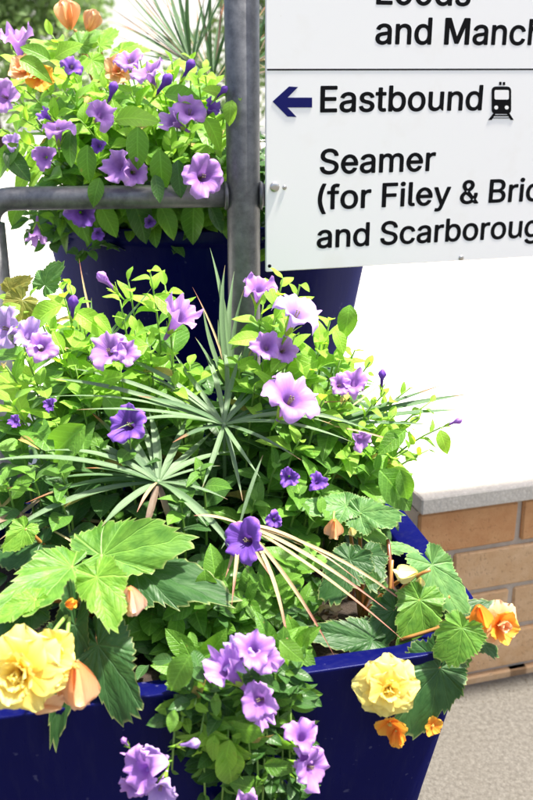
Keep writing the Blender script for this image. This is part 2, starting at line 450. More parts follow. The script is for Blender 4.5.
# ------------------------------------------------------------------ railing (runs parallel to the wall)
rail = empty('handrail', (-.035, 1.40, 0), 'grey galvanised tube railing between the two blue planters', 'railing', rz=R(6))
RP = (H - .0) 
def tb(name, pts, r, n=20):
    v, f = tube([Vector(p) for p in pts], r, n); return link(name, mesh(name, v, f, M['steel']), rail)
tb('post', [(0, 0, 0), (0, 0, .5), (0, 0, 1.0), (0, 0, 1.62)], .0252)
zr_ = 1.015
pl = -.380
arc = [(pl, 0, 0), (pl, 0, .5), (pl, 0, zr_ - .036)] + [(pl + .036 * (1 - math.cos(a)), 0, zr_ - .036 + .036 * math.sin(a)) for a in [R(q) for q in (15, 30, 45, 60, 75, 90)]]
tb('end_post', arc[:3] , .0235)
tb('rail', arc[2:] + [(-.2, 0, zr_), (-.024, 0, zr_)], .0172)
RY = 1.3 * math.tan(R(9))
tb('rail', [(.022, 0, zr_), (.3, RY * .3 / 1.3, zr_), (1.3, RY, zr_)], .0172)
tb('rail', [(.022, 0, 1.5), (1.3, RY, 1.5)], .0172)
tb('rail', [(-.024, 0, 1.5), (-1.3, 0, 1.5)], .0172)
tb('post', [(1.3, RY, .4), (1.3, RY, 1.62)], .0252)
def ring(x, z, axis, r1, r0):                              # weld bead
    pts = []
    V, Fc = [], []
    n, m = 20, 6
    for i in range(n):
        a = 2 * math.pi * i / n
        for j in range(m):
            b = 2 * math.pi * j / m; rr = r1 + r0 * math.cos(b) + .0006 * math.sin(7 * a)
            V.append(Vector((x + r0 * math.sin(b), rr * math.cos(a), z + rr * math.sin(a))))
    for i in range(n):
        for j in range(m): Fc.append((i * m + j, ((i + 1) % n) * m + j, ((i + 1) % n) * m + (j + 1) % m, i * m + (j + 1) % m))
    link('weld_bead', mesh('weld_bead', V, Fc, M['steel']), rail)
ring(-.026, zr_, 'x', .018, .0035); ring(.026, zr_, 'x', .018, .0035)

# ------------------------------------------------------------------ sign
SD = Vector((math.cos(R(15)), math.sin(R(15)), 0)); SN = Vector((SD.y, -SD.x, 0))
S0 = P(266, 270, 1.372); S0.z = 0
def SPt(px, py):
    u, v = (px - 266.5) / F, (400 - py) / F
    d = Vector((u, CP + v * SP, -SP + v * CP)); o = Vector((0, 0, H))
    t = (S0 - o).dot(SN) / d.dot(SN); p = o + d * t
    return (p - S0).dot(SD), p.z
sign = empty('station_sign', S0, 'white station direction sign with black lettering, fixed to the railing', 'sign', rz=R(15))
zb = SPt(266, 272)[1]
v, f = box((0, 0, zb), (1.05, .006, 1.62), .001)
link('sign_panel', mesh('sign_panel', v, f, [M['sign']], False), sign)
zl = SPt(400, 69.5)[1]
v, f = box((.0015, -.0003, zl - .0011), (1.048, .001, zl + .0011)); link('divider_line', mesh('divider_line', v, f, M['ink'], False), sign)
GLYPHS = {'&':(448,[[[221,-7,197,-7,163,-7],[135,-1,110,12,86,24],[67,41,54,62,41,83],[34,107,34,133,34,155],[39,174,47,189,56,205],[69,220,85,235,101,249],[119,263,140,279,166,298],[191,316,216,335,223,340],[230,346,237,352,244,359],[250,366,255,375,259,384],[262,394,262,405,262,421],[256,434,245,445,235,456],[220,461,201,461,189,461],[178,458,168,453,158,448],[151,441,145,431,140,422],[137,411,137,399,137,386],[140,374,145,363,151,352],[159,340,169,327,179,315],[190,300,204,284,282,189],[360,95,438,0,413,0],[389,0,364,0,300,77],[236,154,171,231,152,255],[135,275,121,293,107,310],[95,327,87,344,79,361],[75,379,75,398,75,421],[81,441,91,458,101,475],[116,489,134,499,153,509],[175,513,200,513,225,513],[247,509,266,499,284,489],[298,476,308,459,319,443],[324,424,324,404,324,389],[321,375,315,362,309,348],[302,336,291,325,281,314],[269,303,256,293,222,268],[188,243,154,217,133,202],[119,188,110,174,101,161],[97,147,97,131,97,115],[101,100,109,87,117,75],[129,65,143,57,158,50],[174,46,193,46,213,46],[233,51,251,59,270,68],[286,80,301,95,316,111],[328,130,336,151,345,173],[349,197,349,224,368,224],[388,224,408,224,408,192],[404,165,397,144,389,122],[381,105,371,92,361,79],[352,69,345,62,341,57],[337,52,333,47,316,29],[296,16,271,7,246,-2]]]),'(':(273,[[[89,156,89,207,89,244],[93,283,101,324,108,364],[119,404,132,441,145,479],[160,511,177,539,196,539],[216,539,236,539,219,504],[204,467,191,428,178,389],[168,351,161,313,155,276],[151,240,151,207,151,176],[154,146,160,115,166,83],[176,51,188,16,201,-18],[217,-56,236,-96,216,-96],[196,-96,177,-96,148,-47],[126,3,111,55,97,106]]]),')':(273,[[[57,-96,37,-96,57,-55],[73,-17,86,18,98,53],[107,85,113,116,119,147],[122,177,122,207,122,240],[118,276,112,313,105,351],[95,389,82,428,70,467],[55,504,37,539,57,539],[77,539,97,539,113,511],[128,479,142,441,155,404],[165,364,173,323,180,283],[184,244,184,207,184,156],[177,104,161,53,146,2],[125,-48,97,-96,77,-96]]]),'B':(456,[[[122,0,60,0,60,170],[60,339,60,509,120,509],[181,509,241,509,276,509],[306,503,329,491,352,479],[369,462,381,442,392,422],[398,399,398,374,398,352],[394,334,387,320,379,306],[369,294,356,286,344,277],[330,271,315,267,315,265],[315,264,315,262,331,261],[347,255,363,245,379,235],[392,221,402,203,413,185],[418,163,418,136,418,111],[412,87,400,67,388,46],[370,30,344,18,319,6],[287,0,247,0,184,0]],[[125,115,125,57,165,57],[205,57,245,57,284,57],[313,65,330,80,347,95],[355,114,355,137,355,154],[351,170,342,184,334,198],[321,209,306,218,290,227],[271,231,248,231,207,231],[166,231,125,231,125,173]],[[125,341,125,285,162,285],[200,285,238,285,257,285],[273,289,288,296,303,303],[315,313,323,326,332,339],[336,355,336,372,336,395],[328,414,313,429,297,444],[273,452,240,452,202,452],[163,452,125,452,125,396]]]),'E':(419,[[[165,0,60,0,60,170],[60,339,60,509,164,509],[268,509,372,509,372,490],[372,471,372,452,290,452],[207,452,125,452,125,396],[125,341,125,286,202,286],[278,286,355,286,355,267],[355,248,355,229,278,229],[202,229,125,229,125,172],[125,114,125,57,208,57],[292,57,375,57,375,38],[375,19,375,0,270,0]]]),'F':(410,[[[82,0,60,0,60,170],[60,339,60,509,163,509],[266,509,369,509,369,490],[369,471,369,452,288,452],[206,452,125,452,125,394],[125,336,125,278,198,278],[272,278,346,278,346,259],[346,240,346,221,272,221],[198,221,125,221,125,147],[125,74,125,0,103,0]]]),'L':(393,[[[160,0,60,0,60,170],[60,339,60,509,82,509],[103,509,125,509,125,358],[125,208,125,57,203,57],[282,57,361,57,361,38],[361,19,361,0,261,0]]]),'M':(628,[],'old',[[[81,0,60,0,60,170],[60,339,60,509,91,509],[121,509,152,509,193,402],[235,294,277,187,280,180],[284,170,287,159,291,148],[295,136,299,123,303,110],[307,97,311,84,315,71],[319,59,322,49,317,49],[312,49,307,49,310,59],[314,70,318,83,322,95],[326,108,330,121,334,134],[338,147,342,158,346,170],[349,179,352,187,394,294],[435,402,476,509,507,509],[537,509,568,509,568,339],[568,170,568,0,547,0],[525,0,504,0,504,97],[504,194,504,291,504,302],[504,314,504,327,505,340],[505,354,505,369,505,383],[506,398,506,413,506,428],[507,443,507,457,509,457],[511,457,513,457,508,441],[503,426,498,409,492,393],[487,378,482,363,477,348],[472,334,467,322,463,309],[459,299,456,291,418,194],[380,97,342,0,323,0],[305,0,286,0,248,97],[209,194,170,291,167,299],[163,309,159,321,155,333],[150,346,145,361,140,376],[135,391,129,408,124,424],[118,441,112,457,114,457],[117,457,119,457,119,444],[120,431,120,416,120,401],[121,387,121,372,121,357],[121,342,122,328,122,315],[122,302,122,291,122,194],[122,97,122,0,101,0]]]),'S':(447,[[[263,-9,224,-9,187,-9],[155,-3,128,9,100,21],[79,38,64,60,49,82],[40,107,38,137,60,137],[82,137,104,137,106,117],[112,101,123,88,134,75],[149,65,166,59,184,52],[203,49,224,49,247,49],[268,53,286,60,304,68],[319,78,329,92,340,105],[346,121,346,139,346,155],[341,169,332,179,323,189],[311,198,296,205,281,211],[264,217,245,222,224,228],[204,234,184,239,142,251],[109,268,86,289,63,311],[52,339,52,372,52,401],[60,426,75,448,90,469],[111,486,138,498,164,510],[194,516,227,516,261,516],[290,510,316,498,342,486],[362,469,377,449,392,428],[400,404,401,378,380,378],[358,378,337,378,335,403],[323,423,302,437,281,451],[256,459,225,459,203,459],[184,455,167,448,151,441],[138,431,129,418,120,406],[115,391,115,376,115,358],[120,344,131,334,142,323],[154,314,169,308,184,302],[199,297,212,293,230,289],[247,284,264,279,279,275],[295,270,312,264,328,257],[344,248,359,238,373,227],[385,214,395,198,404,181],[408,162,408,139,408,111],[401,86,386,64,372,41],[351,24,323,11,296,-2]]]),'a':(389,[[[182,-9,160,-9,136,-9],[114,-4,94,5,75,14],[59,27,48,45,36,62],[30,83,30,108,30,130],[35,147,43,161,52,175],[63,185,78,193,92,201],[108,207,125,211,143,215],[160,218,178,220,201,223],[219,225,234,227,248,228],[258,231,265,235,272,239],[276,245,276,255,276,255],[276,256,276,257,276,272],[273,286,267,297,261,308],[252,316,240,322,228,328],[213,331,196,331,178,331],[162,328,149,322,136,317],[126,309,118,301,110,292],[104,283,100,274,80,280],[61,285,41,291,50,314],[62,332,79,346,95,360],[113,369,133,375,153,381],[173,384,194,384,208,384],[223,383,239,379,255,376],[271,370,286,360,301,351],[313,338,322,320,332,303],[337,280,337,251,337,168],[337,84,337,0,317,0],[297,0,277,0,277,17],[277,35,277,52,275,52],[274,52,272,52,268,43],[261,34,252,25,243,15],[230,7,215,1,200,-5]],[[155,45,170,45,193,45],[212,50,228,59,243,68],[255,79,263,93,271,107],[276,122,276,138,276,155],[276,173,276,190,273,187],[268,184,259,182,251,180],[242,178,231,176,221,174],[210,172,200,171,190,170],[182,169,175,168,161,166],[147,163,134,159,121,154],[111,148,103,139,96,131],[92,119,92,105,92,92],[95,81,102,72,109,63],[118,57,130,52,142,48]]]),'b':(424,[[[261,-8,229,-8,206,-8],[187,-4,172,4,158,12],[146,21,138,31,129,42],[123,51,118,59,116,59],[114,59,112,59,112,39],[112,20,112,0,92,0],[72,0,53,0,53,170],[53,339,53,509,73,509],[93,509,114,509,114,446],[114,382,114,319,115,319],[117,319,118,319,123,327],[129,336,137,346,145,356],[157,365,171,373,186,381],[205,384,229,384,261,384],[289,376,313,361,337,345],[356,322,370,293,383,263],[390,229,390,189,390,149],[383,114,370,84,356,55],[337,32,313,16,289,0]],[[197,47,220,47,244,47],[263,53,279,66,295,78],[308,95,316,117,324,138],[328,162,328,189,328,216],[324,240,316,261,308,282],[296,299,280,311,264,324],[244,330,220,330,197,330],[177,324,161,312,145,300],[133,284,125,263,117,242],[113,217,113,189,113,161],[117,136,125,115,133,94],[146,77,162,65,178,53]]]),'c':(396,[[[226,-8,207,-8,173,-8],[143,0,117,16,91,33],[71,56,56,85,41,114],[34,149,34,187,34,227],[41,262,56,291,71,321],[91,343,117,360,143,376],[173,384,207,384,226,384],[243,382,260,377,276,372],[292,365,305,356,319,347],[330,335,340,322,350,309],[357,294,362,277,342,272],[322,267,303,262,300,272],[296,281,290,289,285,297],[278,305,270,311,262,317],[253,322,242,325,232,328],[220,330,207,330,182,330],[161,323,145,310,129,297],[116,280,108,258,100,237],[96,213,96,187,96,162],[100,139,108,117,116,96],[129,79,145,66,161,53],[182,46,207,46,220,46],[232,48,243,52,253,55],[263,60,271,66,279,72],[286,80,292,89,297,97],[301,107,304,117,324,112],[343,107,363,102,358,85],[351,70,341,56,332,43],[320,31,306,21,293,12],[277,4,261,-1,244,-6]]]),'d':(424,[[[219,-8,195,-8,164,-8],[136,0,111,16,87,32],[68,55,55,84,41,114],[34,149,34,189,34,229],[41,263,55,293,69,322],[88,345,112,361,136,376],[164,384,196,384,219,384],[238,381,253,373,268,365],[279,356,287,346,296,336],[302,327,306,319,308,319],[309,319,311,319,311,382],[311,446,311,509,331,509],[351,509,372,509,372,339],[372,170,372,0,352,0],[332,0,313,0,313,20],[313,39,313,59,311,59],[309,59,307,59,302,51],[295,42,287,31,278,21],[267,12,252,4,238,-4]],[[181,47,205,47,227,47],[247,53,263,65,279,77],[291,94,299,115,308,136],[312,161,312,189,312,217],[308,242,300,263,292,284],[279,300,263,312,247,324],[228,330,205,330,181,330],[161,324,145,311,129,299],[116,282,108,261,100,240],[96,216,96,189,96,162],[100,138,109,117,117,95],[129,78,145,66,161,53]]]),'e':(404,[[[238,-8,212,-8,175,-8],[143,0,117,16,90,33],[70,56,56,85,41,114],[34,148,34,187,34,226],[41,260,55,290,69,319],[89,343,115,359,141,376],[171,384,205,384,226,384],[246,381,266,374,285,367],[303,356,319,341,335,326],[348,306,357,282,366,258],[371,228,371,194,371,186],[371,178,371,169,272,169],[174,169,75,169,75,187],[75,204,75,221,163,221],[250,221,338,221,329,215],[319,208,310,202,310,227],[306,249,298,269,290,288],[278,303,263,314,247,325],[228,330,205,330,182,330],[163,325,146,313,130,302],[118,288,109,270,100,251],[96,232,96,211,96,200],[96,189,96,178,96,150],[101,126,110,106,120,87],[134,72,151,61,168,51],[189,46,212,46,228,46],[241,48,254,53,266,57],[277,64,285,73,294,82],[301,93,306,105,325,101],[345,96,365,91,359,71],[349,54,335,39,321,24],[303,13,283,4,262,-4]]]),'f':(254,[[[154,379,228,379,228,362],[228,344,228,327,154,327],[80,327,6,327,6,344],[6,362,6,379,80,379]],[[101,0,81,0,81,144],[81,288,81,432,81,453],[86,471,96,486,106,500],[119,511,135,519,152,526],[169,530,187,530,201,530],[213,529,222,527,232,525],[238,523,243,521,238,503],[233,486,227,468,224,470],[220,471,215,472,210,473],[203,474,195,474,176,474],[163,469,154,460,146,451],[142,437,142,419,142,279],[142,140,142,0,121,0]]]),'g':(425,[[[238,-151,207,-151,179,-151],[155,-147,134,-140,113,-132],[96,-123,82,-110,69,-98],[58,-84,51,-69,67,-60],[84,-50,101,-41,107,-49],[113,-57,122,-66,130,-75],[141,-82,154,-88,168,-94],[186,-97,207,-97,238,-97],[263,-90,282,-75,302,-60],[311,-37,311,-6,311,19],[311,44,311,68,310,68],[308,68,306,68,301,60],[295,51,287,41,278,32],[267,23,252,16,238,8],[219,5,195,5,164,5],[137,12,113,27,88,41],[69,62,55,90,41,118],[34,152,34,191,34,230],[41,264,55,293,69,322],[88,345,112,361,137,376],[165,384,196,384,220,384],[239,381,253,373,268,365],[280,356,288,346,297,336],[303,327,308,319,309,319],[311,319,313,319,313,339],[313,359,313,379,333,379],[353,379,372,379,372,250],[372,121,372,-9,372,-42],[365,-69,350,-90,335,-111],[316,-126,291,-136,266,-146]],[[181,59,205,59,228,59],[248,64,264,75,280,86],[292,101,300,121,308,141],[312,165,312,193,312,220],[308,243,300,264,292,284],[280,301,264,312,248,324],[228,330,205,330,181,330],[161,324,145,312,129,299],[117,283,109,262,100,242],[96,219,96,193,96,166],[100,143,109,123,117,103],[129,87,145,76,162,65]]]),'h':(410,[[[114,249,114,227,114,151],[114,76,114,0,93,0],[73,0,53,0,53,170],[53,339,53,509,73,509],[93,509,114,509,114,435],[114,361,114,287,110,287],[106,287,102,287,114,322],[131,347,152,362,174,377],[199,384,227,384,253,384],[276,379,295,369,315,358],[330,342,341,321,352,299],[357,273,357,240,357,160],[357,80,357,0,337,0],[316,0,296,0,296,78],[296,157,296,235,296,265],[288,288,273,304,258,321],[237,329,210,329,192,329],[175,325,161,317,146,309],[135,298,126,283,118,267]]]),'i':(167,[[[73,0,53,0,53,126],[53,253,53,379,73,379],[93,379,114,379,114,253],[114,126,114,0,93,0]],[[95,443,84,443,72,443],[62,447,54,455,45,462],[41,472,41,483,41,494],[45,504,54,512,62,520],[72,524,84,524,95,524],[106,520,114,512,122,504],[126,494,126,483,126,472],[122,462,114,455,106,447]]]),'l':(189,[[[147,-2,139,-2,110,-2],[88,5,74,20,60,35],[53,57,53,84,53,226],[53,367,53,509,73,509],[93,509,114,509,114,372],[114,235,114,99,114,81],[116,69,120,62,125,55],[133,52,146,52,152,52],[157,52,160,53,164,53],[167,54,170,54,173,37],[177,20,181,3,175,1],[169,0,162,-1,154,-2]]]),'m':(610,[[[73,0,53,0,53,126],[53,253,53,379,72,379],[92,379,112,379,112,351],[112,323,112,295,111,295],[109,295,108,295,113,316],[121,332,132,346,144,359],[157,369,172,376,187,383],[203,386,219,386,247,386],[270,378,287,361,305,344],[316,322,321,295,318,295],[315,295,312,295,317,313],[325,329,337,343,349,357],[364,367,381,375,398,382],[416,386,437,386,459,386],[479,381,497,372,515,362],[530,348,541,328,551,309],[557,285,557,255,557,170],[557,85,557,0,536,0],[516,0,496,0,496,85],[496,169,496,254,496,281],[488,301,473,313,457,325],[439,330,419,330,402,330],[387,327,374,320,362,313],[352,303,345,290,339,278],[335,263,335,247,335,165],[335,82,335,0,315,0],[295,0,274,0,274,87],[274,173,274,260,274,281],[267,298,253,311,239,324],[221,330,199,330,185,330],[171,327,158,320,144,313],[134,303,126,289,118,276],[114,258,114,238,114,159],[114,79,114,0,93,0]]]),'n':(410,[[[114,249,114,227,114,151],[114,76,114,0,93,0],[73,0,53,0,53,126],[53,253,53,379,72,379],[92,379,112,379,112,349],[112,318,112,287,109,287],[106,287,102,287,114,322],[131,347,152,362,174,377],[199,384,227,384,253,384],[276,379,295,369,314,358],[330,342,341,321,352,299],[357,273,357,240,357,160],[357,80,357,0,337,0],[316,0,296,0,296,78],[296,157,296,235,296,265],[288,288,273,304,258,321],[237,329,210,329,192,329],[175,325,161,317,146,309],[135,298,126,283,118,267]]]),'o':(415,[[[242,-8,207,-8,173,-8],[143,0,117,16,91,33],[71,56,56,85,41,114],[34,149,34,187,34,227],[41,262,56,291,71,321],[91,343,117,360,143,376],[173,384,207,384,242,384],[273,376,299,360,325,343],[345,321,359,291,374,262],[381,227,381,187,381,149],[374,114,359,85,345,56],[325,33,299,16,273,0]],[[182,46,207,46,233,46],[254,53,270,66,287,79],[299,96,307,117,315,139],[319,162,319,187,319,213],[315,236,307,258,299,280],[287,297,270,310,254,323],[233,330,207,330,182,330],[161,323,145,310,129,297],[116,280,108,258,100,237],[96,213,96,187,96,162],[100,139,108,117,116,96],[129,79,145,66,161,53]]]),'r':(259,[[[73,0,53,0,53,126],[53,253,53,379,72,379],[92,379,112,379,112,360],[112,340,112,321,113,321],[114,321,115,321,122,340],[135,355,152,367,170,379],[190,385,213,385,218,385],[223,385,229,384,235,384],[240,384,243,384,243,363],[243,343,243,322,242,323],[237,323,230,324,223,325],[215,326,207,326,189,326],[173,322,159,315,145,307],[134,297,126,284,118,270],[114,255,114,237,114,158],[114,79,114,0,93,0]]]),'s':(365,[[[211,-8,182,-8,156,-8],[133,-4,112,3,92,11],[75,23,62,38,49,53],[40,72,36,94,55,98],[74,102,94,107,99,86],[109,70,124,60,139,50],[158,45,181,45,208,45],[229,51,244,62,260,74],[268,87,268,103,268,116],[263,127,254,136,245,144],[231,151,212,155,191,160],[170,165,149,170,115,178],[89,191,72,208,55,225],[47,247,47,274,47,296],[53,315,65,332,77,348],[94,361,115,370,136,380],[160,384,187,384,213,384],[235,380,254,372,272,365],[287,353,299,339,310,325],[319,309,324,290,305,286],[287,281,268,277,263,292],[255,304,243,316,230,327],[212,333,187,333,165,333],[146,327,131,317,116,306],[109,293,109,277,109,263],[114,252,124,243,134,235],[150,228,172,223,191,218],[210,214,229,209,264,201],[290,188,306,171,323,154],[331,133,331,107,331,84],[325,64,312,47,300,30],[282,16,260,6,237,-3]]]),'t':(227,[[[138,379,204,379,204,362],[204,344,204,327,138,327],[72,327,6,327,6,344],[6,362,6,379,72,379]],[[65,345,65,471,85,471],[106,471,126,471,126,347],[126,222,126,98,126,81],[129,69,136,61,143,54],[154,50,170,50,174,50],[179,50,185,51,191,52],[197,53,202,54,206,36],[209,19,213,2,207,0],[200,-2,192,-3,184,-4],[176,-4,168,-4,136,-4],[110,4,92,21,74,38],[65,62,65,93,65,219]]]),'u':(410,[[[211,-5,182,-5,157,-5],[134,0,115,11,95,21],[80,37,69,59,58,80],[53,107,53,139,53,219],[53,299,53,379,73,379],[93,379,114,379,114,301],[114,222,114,144,114,114],[121,91,137,75,152,58],[173,50,200,50,218,50],[235,54,249,62,264,70],[275,81,283,97,292,112],[296,131,296,153,296,228],[296,304,296,379,316,379],[337,379,357,379,357,253],[357,126,357,0,337,0],[318,0,298,0,298,31],[298,61,298,92,301,92],[304,92,307,92,295,57],[279,32,257,17,235,2]]]),'y':(389,[[[51,-140,47,-139,52,-121],[57,-103,61,-86,65,-86],[68,-87,71,-87,83,-90],[94,-91,104,-89,114,-87],[122,-82,130,-74,138,-66],[145,-53,151,-36,155,-24],[159,-13,163,-1,114,126],[66,252,17,379,40,379],[62,379,84,379,111,305],[138,230,165,155,174,132],[181,109,187,87,193,64],[199,42,206,21,198,21],[191,21,184,21,190,42],[196,64,202,87,209,110],[216,132,224,155,251,230],[278,305,305,379,327,379],[349,379,371,379,316,234],[260,88,204,-58,196,-78],[187,-94,177,-107,166,-120],[153,-129,139,-136,125,-142],[109,-145,91,-145,81,-145],[72,-144,65,-143,57,-142]]])}
def poly_glyph(pts): return [[a, b, a, b, a, b] for a, b in pts]
GLYPHS['M'] = (640, [poly_glyph([(62, 0), (62, 509), (170, 509), (318, 120), (466, 509), (574, 509), (574, 0), (500, 0), (500, 400), (352, 20), (284, 20), (136, 400), (136, 0)])])
def arc_(cx, cy, rx, ry, a0, a1, n): return [(cx + rx * math.cos(R(lerp(a0, a1, i / n))), cy + ry * math.sin(R(lerp(a0, a1, i / n)))) for i in range(n + 1)]
GLYPHS['e'] = (405, [poly_glyph(arc_(203, 188, 170, 197, -28, -354, 40) + [(371, 167)] + [(96, 167)] + arc_(203, 188, 107, 143, -172, -36, 16)),
                     poly_glyph(arc_(203, 188, 107, 143, 14, 166, 20))])
def word_mesh(body, mat, bold):
    """lettering drawn from outlines: 1 unit = cap height"""
    V, Fc = [], []
    x = 0.0
    for ch in body:
        if ch == ' ': x += .36; continue
        adv, sps = GLYPHS[ch][:2]; loops = []
        for sp in sps:
            pts = []
            for i, v in enumerate(sp):
                w2 = sp[(i + 1) % len(sp)]; p0, h0, h1, p1 = Vector(v[2:4]), Vector(v[4:6]), Vector(w2[0:2]), Vector(w2[2:4])
                for k in range(3):
                    t = k / 3; q = p0 * (1 - t) ** 3 + h0 * 3 * t * (1 - t) ** 2 + h1 * 3 * t * t * (1 - t) + p1 * t ** 3
                    if not pts or (q - pts[-1]).length > 2: pts.append(q)
            if (pts[0] - pts[-1]).length < 2: pts.pop()
            n = len(pts); out = []
            for i in range(n):
                a_, b_, c_ = pts[i - 1], pts[i], pts[(i + 1) % n]; e1_ = (b_ - a_).normalized(); e2_ = (c_ - b_).normalized()
                n1 = Vector((-e1_.y, e1_.x)); n2 = Vector((-e2_.y, e2_.x)); m_ = n1 + n2
                m_ = m_ / max(.7, m_.dot(n1)) if m_.length > .1 else n1
                out.append(b_)
            ar = sum(out[i - 1].x * out[i].y - out[i].x * out[i - 1].y for i in range(n))
            loops.append((ar, out))
        big = max(loops, key=lambda l: abs(l[0]))[0]
        outer = [l for l in loops if l[0] * big > 0]; hole = [l for l in loops if l[0] * big < 0]
        def holds(o, h):
            xs = [v.x for v in o]; ys = [v.y for v in o]; return min(xs) < h.x < max(xs) and min(ys) < h.y < max(ys)
        for _, o in outer:
            ls = [o] + [h for _, h in hole if holds(o, h[0]) and abs(h[0].x) < 1e9]
            cu = bpy.data.curves.new('lettering', 'CURVE'); cu.dimensions = '2D'; cu.fill_mode = 'BOTH'
            for l in ls:
                q = cu.splines.new('POLY'); q.points.add(len(l) - 1); q.use_cyclic_u = True
                for pt, v in zip(q.points, l): pt.co = (x + v.x / 509, v.y / 509, 0, 1)
            ob = bpy.data.objects.new('tmp', cu); C.objects.link(ob)
            m1 = bpy.data.meshes.new_from_object(ob.evaluated_get(bpy.context.evaluated_depsgraph_get())); bpy.data.objects.remove(ob)
            k = len(V); V += [v.co.copy() for v in m1.vertices]; Fc += [tuple(i + k for i in p.vertices) for p in m1.polygons]
        x += adv / 509
    V2, F2 = [], []                                        # several hair-thin layers, nudged sideways, give the heavier weight
    for j, (dx, dy) in enumerate([(0, 0), (1, 0), (-1, 0), (0, 1), (0, -1), (.7, .7), (-.7, .7), (.7, -.7), (-.7, -.7)]):
        k = len(V2); V2 += [Vector((v.x + dx * bold, v.y + dy * bold * .8, j)) for v in V]; F2 += [tuple(i + k for i in f) for f in Fc]
    return mesh('lettering', V2, F2, mat, False), x
def bounds(me): xs = [v.co.x for v in me.vertices]; return min(xs), max(xs)
BOLD = .03
ref, _ = word_mesh('Eastbound', M['ink'], BOLD); bb_ = bounds(ref)
x0 = SPt(320, 112)[0]; x1 = SPt(481.5, 111)[0]; zt = SPt(330, 86.5)[1]; zbs = SPt(330, 112)[1]
SX = (x1 - x0) / (bb_[1] - bb_[0]); SZ = zt - zbs
def line(body, px, base_py, sx=1.0):
    s0, z0 = SPt(px, base_py); x = 0.0; first = True
    for wd in body.split(' '):
        me, adv = word_mesh(wd, M['ink'], BOLD)
        if first: off = bounds(me)[0]; first = False
        for q in me.vertices:
            xx, yy, _z = q.co; q.co = (s0 + (xx + x - off) * SX * sx, -.00012 - .00001 * _z, z0 + yy * SZ)
        me.update(); o = link('lettering', me, sign); tag(o, 'black word ' + wd)
        x += adv + .36
line('Leeds', 376, 4.0)
line('and Manchester', 375, 43.8, .985)
line('Eastbound', 320, 112)
line('Seamer', 319.5, 174, .985)
line('(for Filey & Bridlington)', 317.5, 209.5)
line('and Scarborough', 316.5, 248, .962)
def flat(name, pts, mat, off=-.0005, th=.0004):             # polygon given in photograph points, laid on the sign's face
    q = [SPt(*p) for p in pts]; n = len(q)
    V = [(s, off, z) for s, z in q] + [(s, off + th, z) for s, z in q]
    Fc = [tuple(range(n)), tuple(range(2 * n - 1, n - 1, -1))] + [(i, n + i, n + (i + 1) % n, (i + 1) % n) for i in range(n)]
    return link(name, mesh(name, V, Fc, mat, False), sign)
tag(flat('arrow', [(272.5, 101.5), (289, 86.5), (298, 87), (287.5, 97.6), (312, 97.6), (312, 107.5), (287.5, 107.5), (296.5, 117), (287.5, 116.6)], M['navy']), 'dark blue arrow pointing left')
# train pictogram
def rr(x0, y0, x1, y1, r, n=4):
    out = []
    for cx, cy, a0 in ((x1 - r, y0 + r, -90), (x1 - r, y1 - r, 0), (x0 + r, y1 - r, 90), (x0 + r, y0 + r, 180)):
        for k in range(n + 1):
            a = R(a0 + 90 * k / n); out.append((cx + r * math.cos(a), cy + r * math.sin(a)))
    return out
flat('train_pictogram', rr(491.5, 86.5, 511, 114, 4), M['ink'], -.0004, .0003)
flat('pictogram_window', rr(494.3, 90, 508.6, 99.5, 1.5), M['sign'], -.0006, .0002)
for cx in (496, 506.5): flat('pictogram_headlight', [(cx + 2.0 * math.cos(a), 107.5 + 2.0 * math.sin(a)) for a in [2 * math.pi * k / 12 for k in range(12)]], M['sign'], -.0006, .0002)
flat('pictogram_track', [(493, 113.5), (495.5, 113.5), (491.5, 120), (488, 120)], M['ink']); flat('pictogram_track', [(506.5, 113.5), (509.5, 113.5), (513.5, 120), (510.5, 120)], M['ink'])
flat('pictogram_pantograph', rr(499, 81.8, 501.4, 85.2, .6), M['ink']); flat('pictogram_pantograph', rr(502.6, 82, 505, 85.2, .6), M['ink'])
flat('pictogram_track', [(493, 114.8), (510, 114.8), (510, 116.2), (492, 116.2)], M['ink'])
for k in range(2): flat('pictogram_track', [(492, 117.6), (511, 117.6), (511, 118.3), (491, 118.3)], M['ink'], -.00052) if k == 0 else None
def screw(px, py, r, mat, label=None):
    s, z = SPt(px, py); V, Fc = [], []
    n = 14; prof = [(1, 0), (.95, -.35), (.65, -.6), (.25, -.62)]
    for rad, dep in prof:
        for k in range(n):
            a = 2 * math.pi * k / n; V.append((s + r * rad * math.cos(a), dep * r * .6 - .0004, z + r * rad * math.sin(a)))
    for i in range(len(prof) - 1):
        for k in range(n): Fc.append((i * n + k, i * n + (k + 1) % n, (i + 1) * n + (k + 1) % n, (i + 1) * n + k))
    Fc.append(tuple((len(prof) - 1) * n + k for k in range(n)))
    link('screw', mesh('screw', V, Fc, mat), sign)
screw(274.5, 187, .0075, M['screw']); screw(284.5, 187.5, .0035, M['screw']); screw(269.5, 266, .0028, M['ink']); screw(461, 258, .0045, M['screw'])

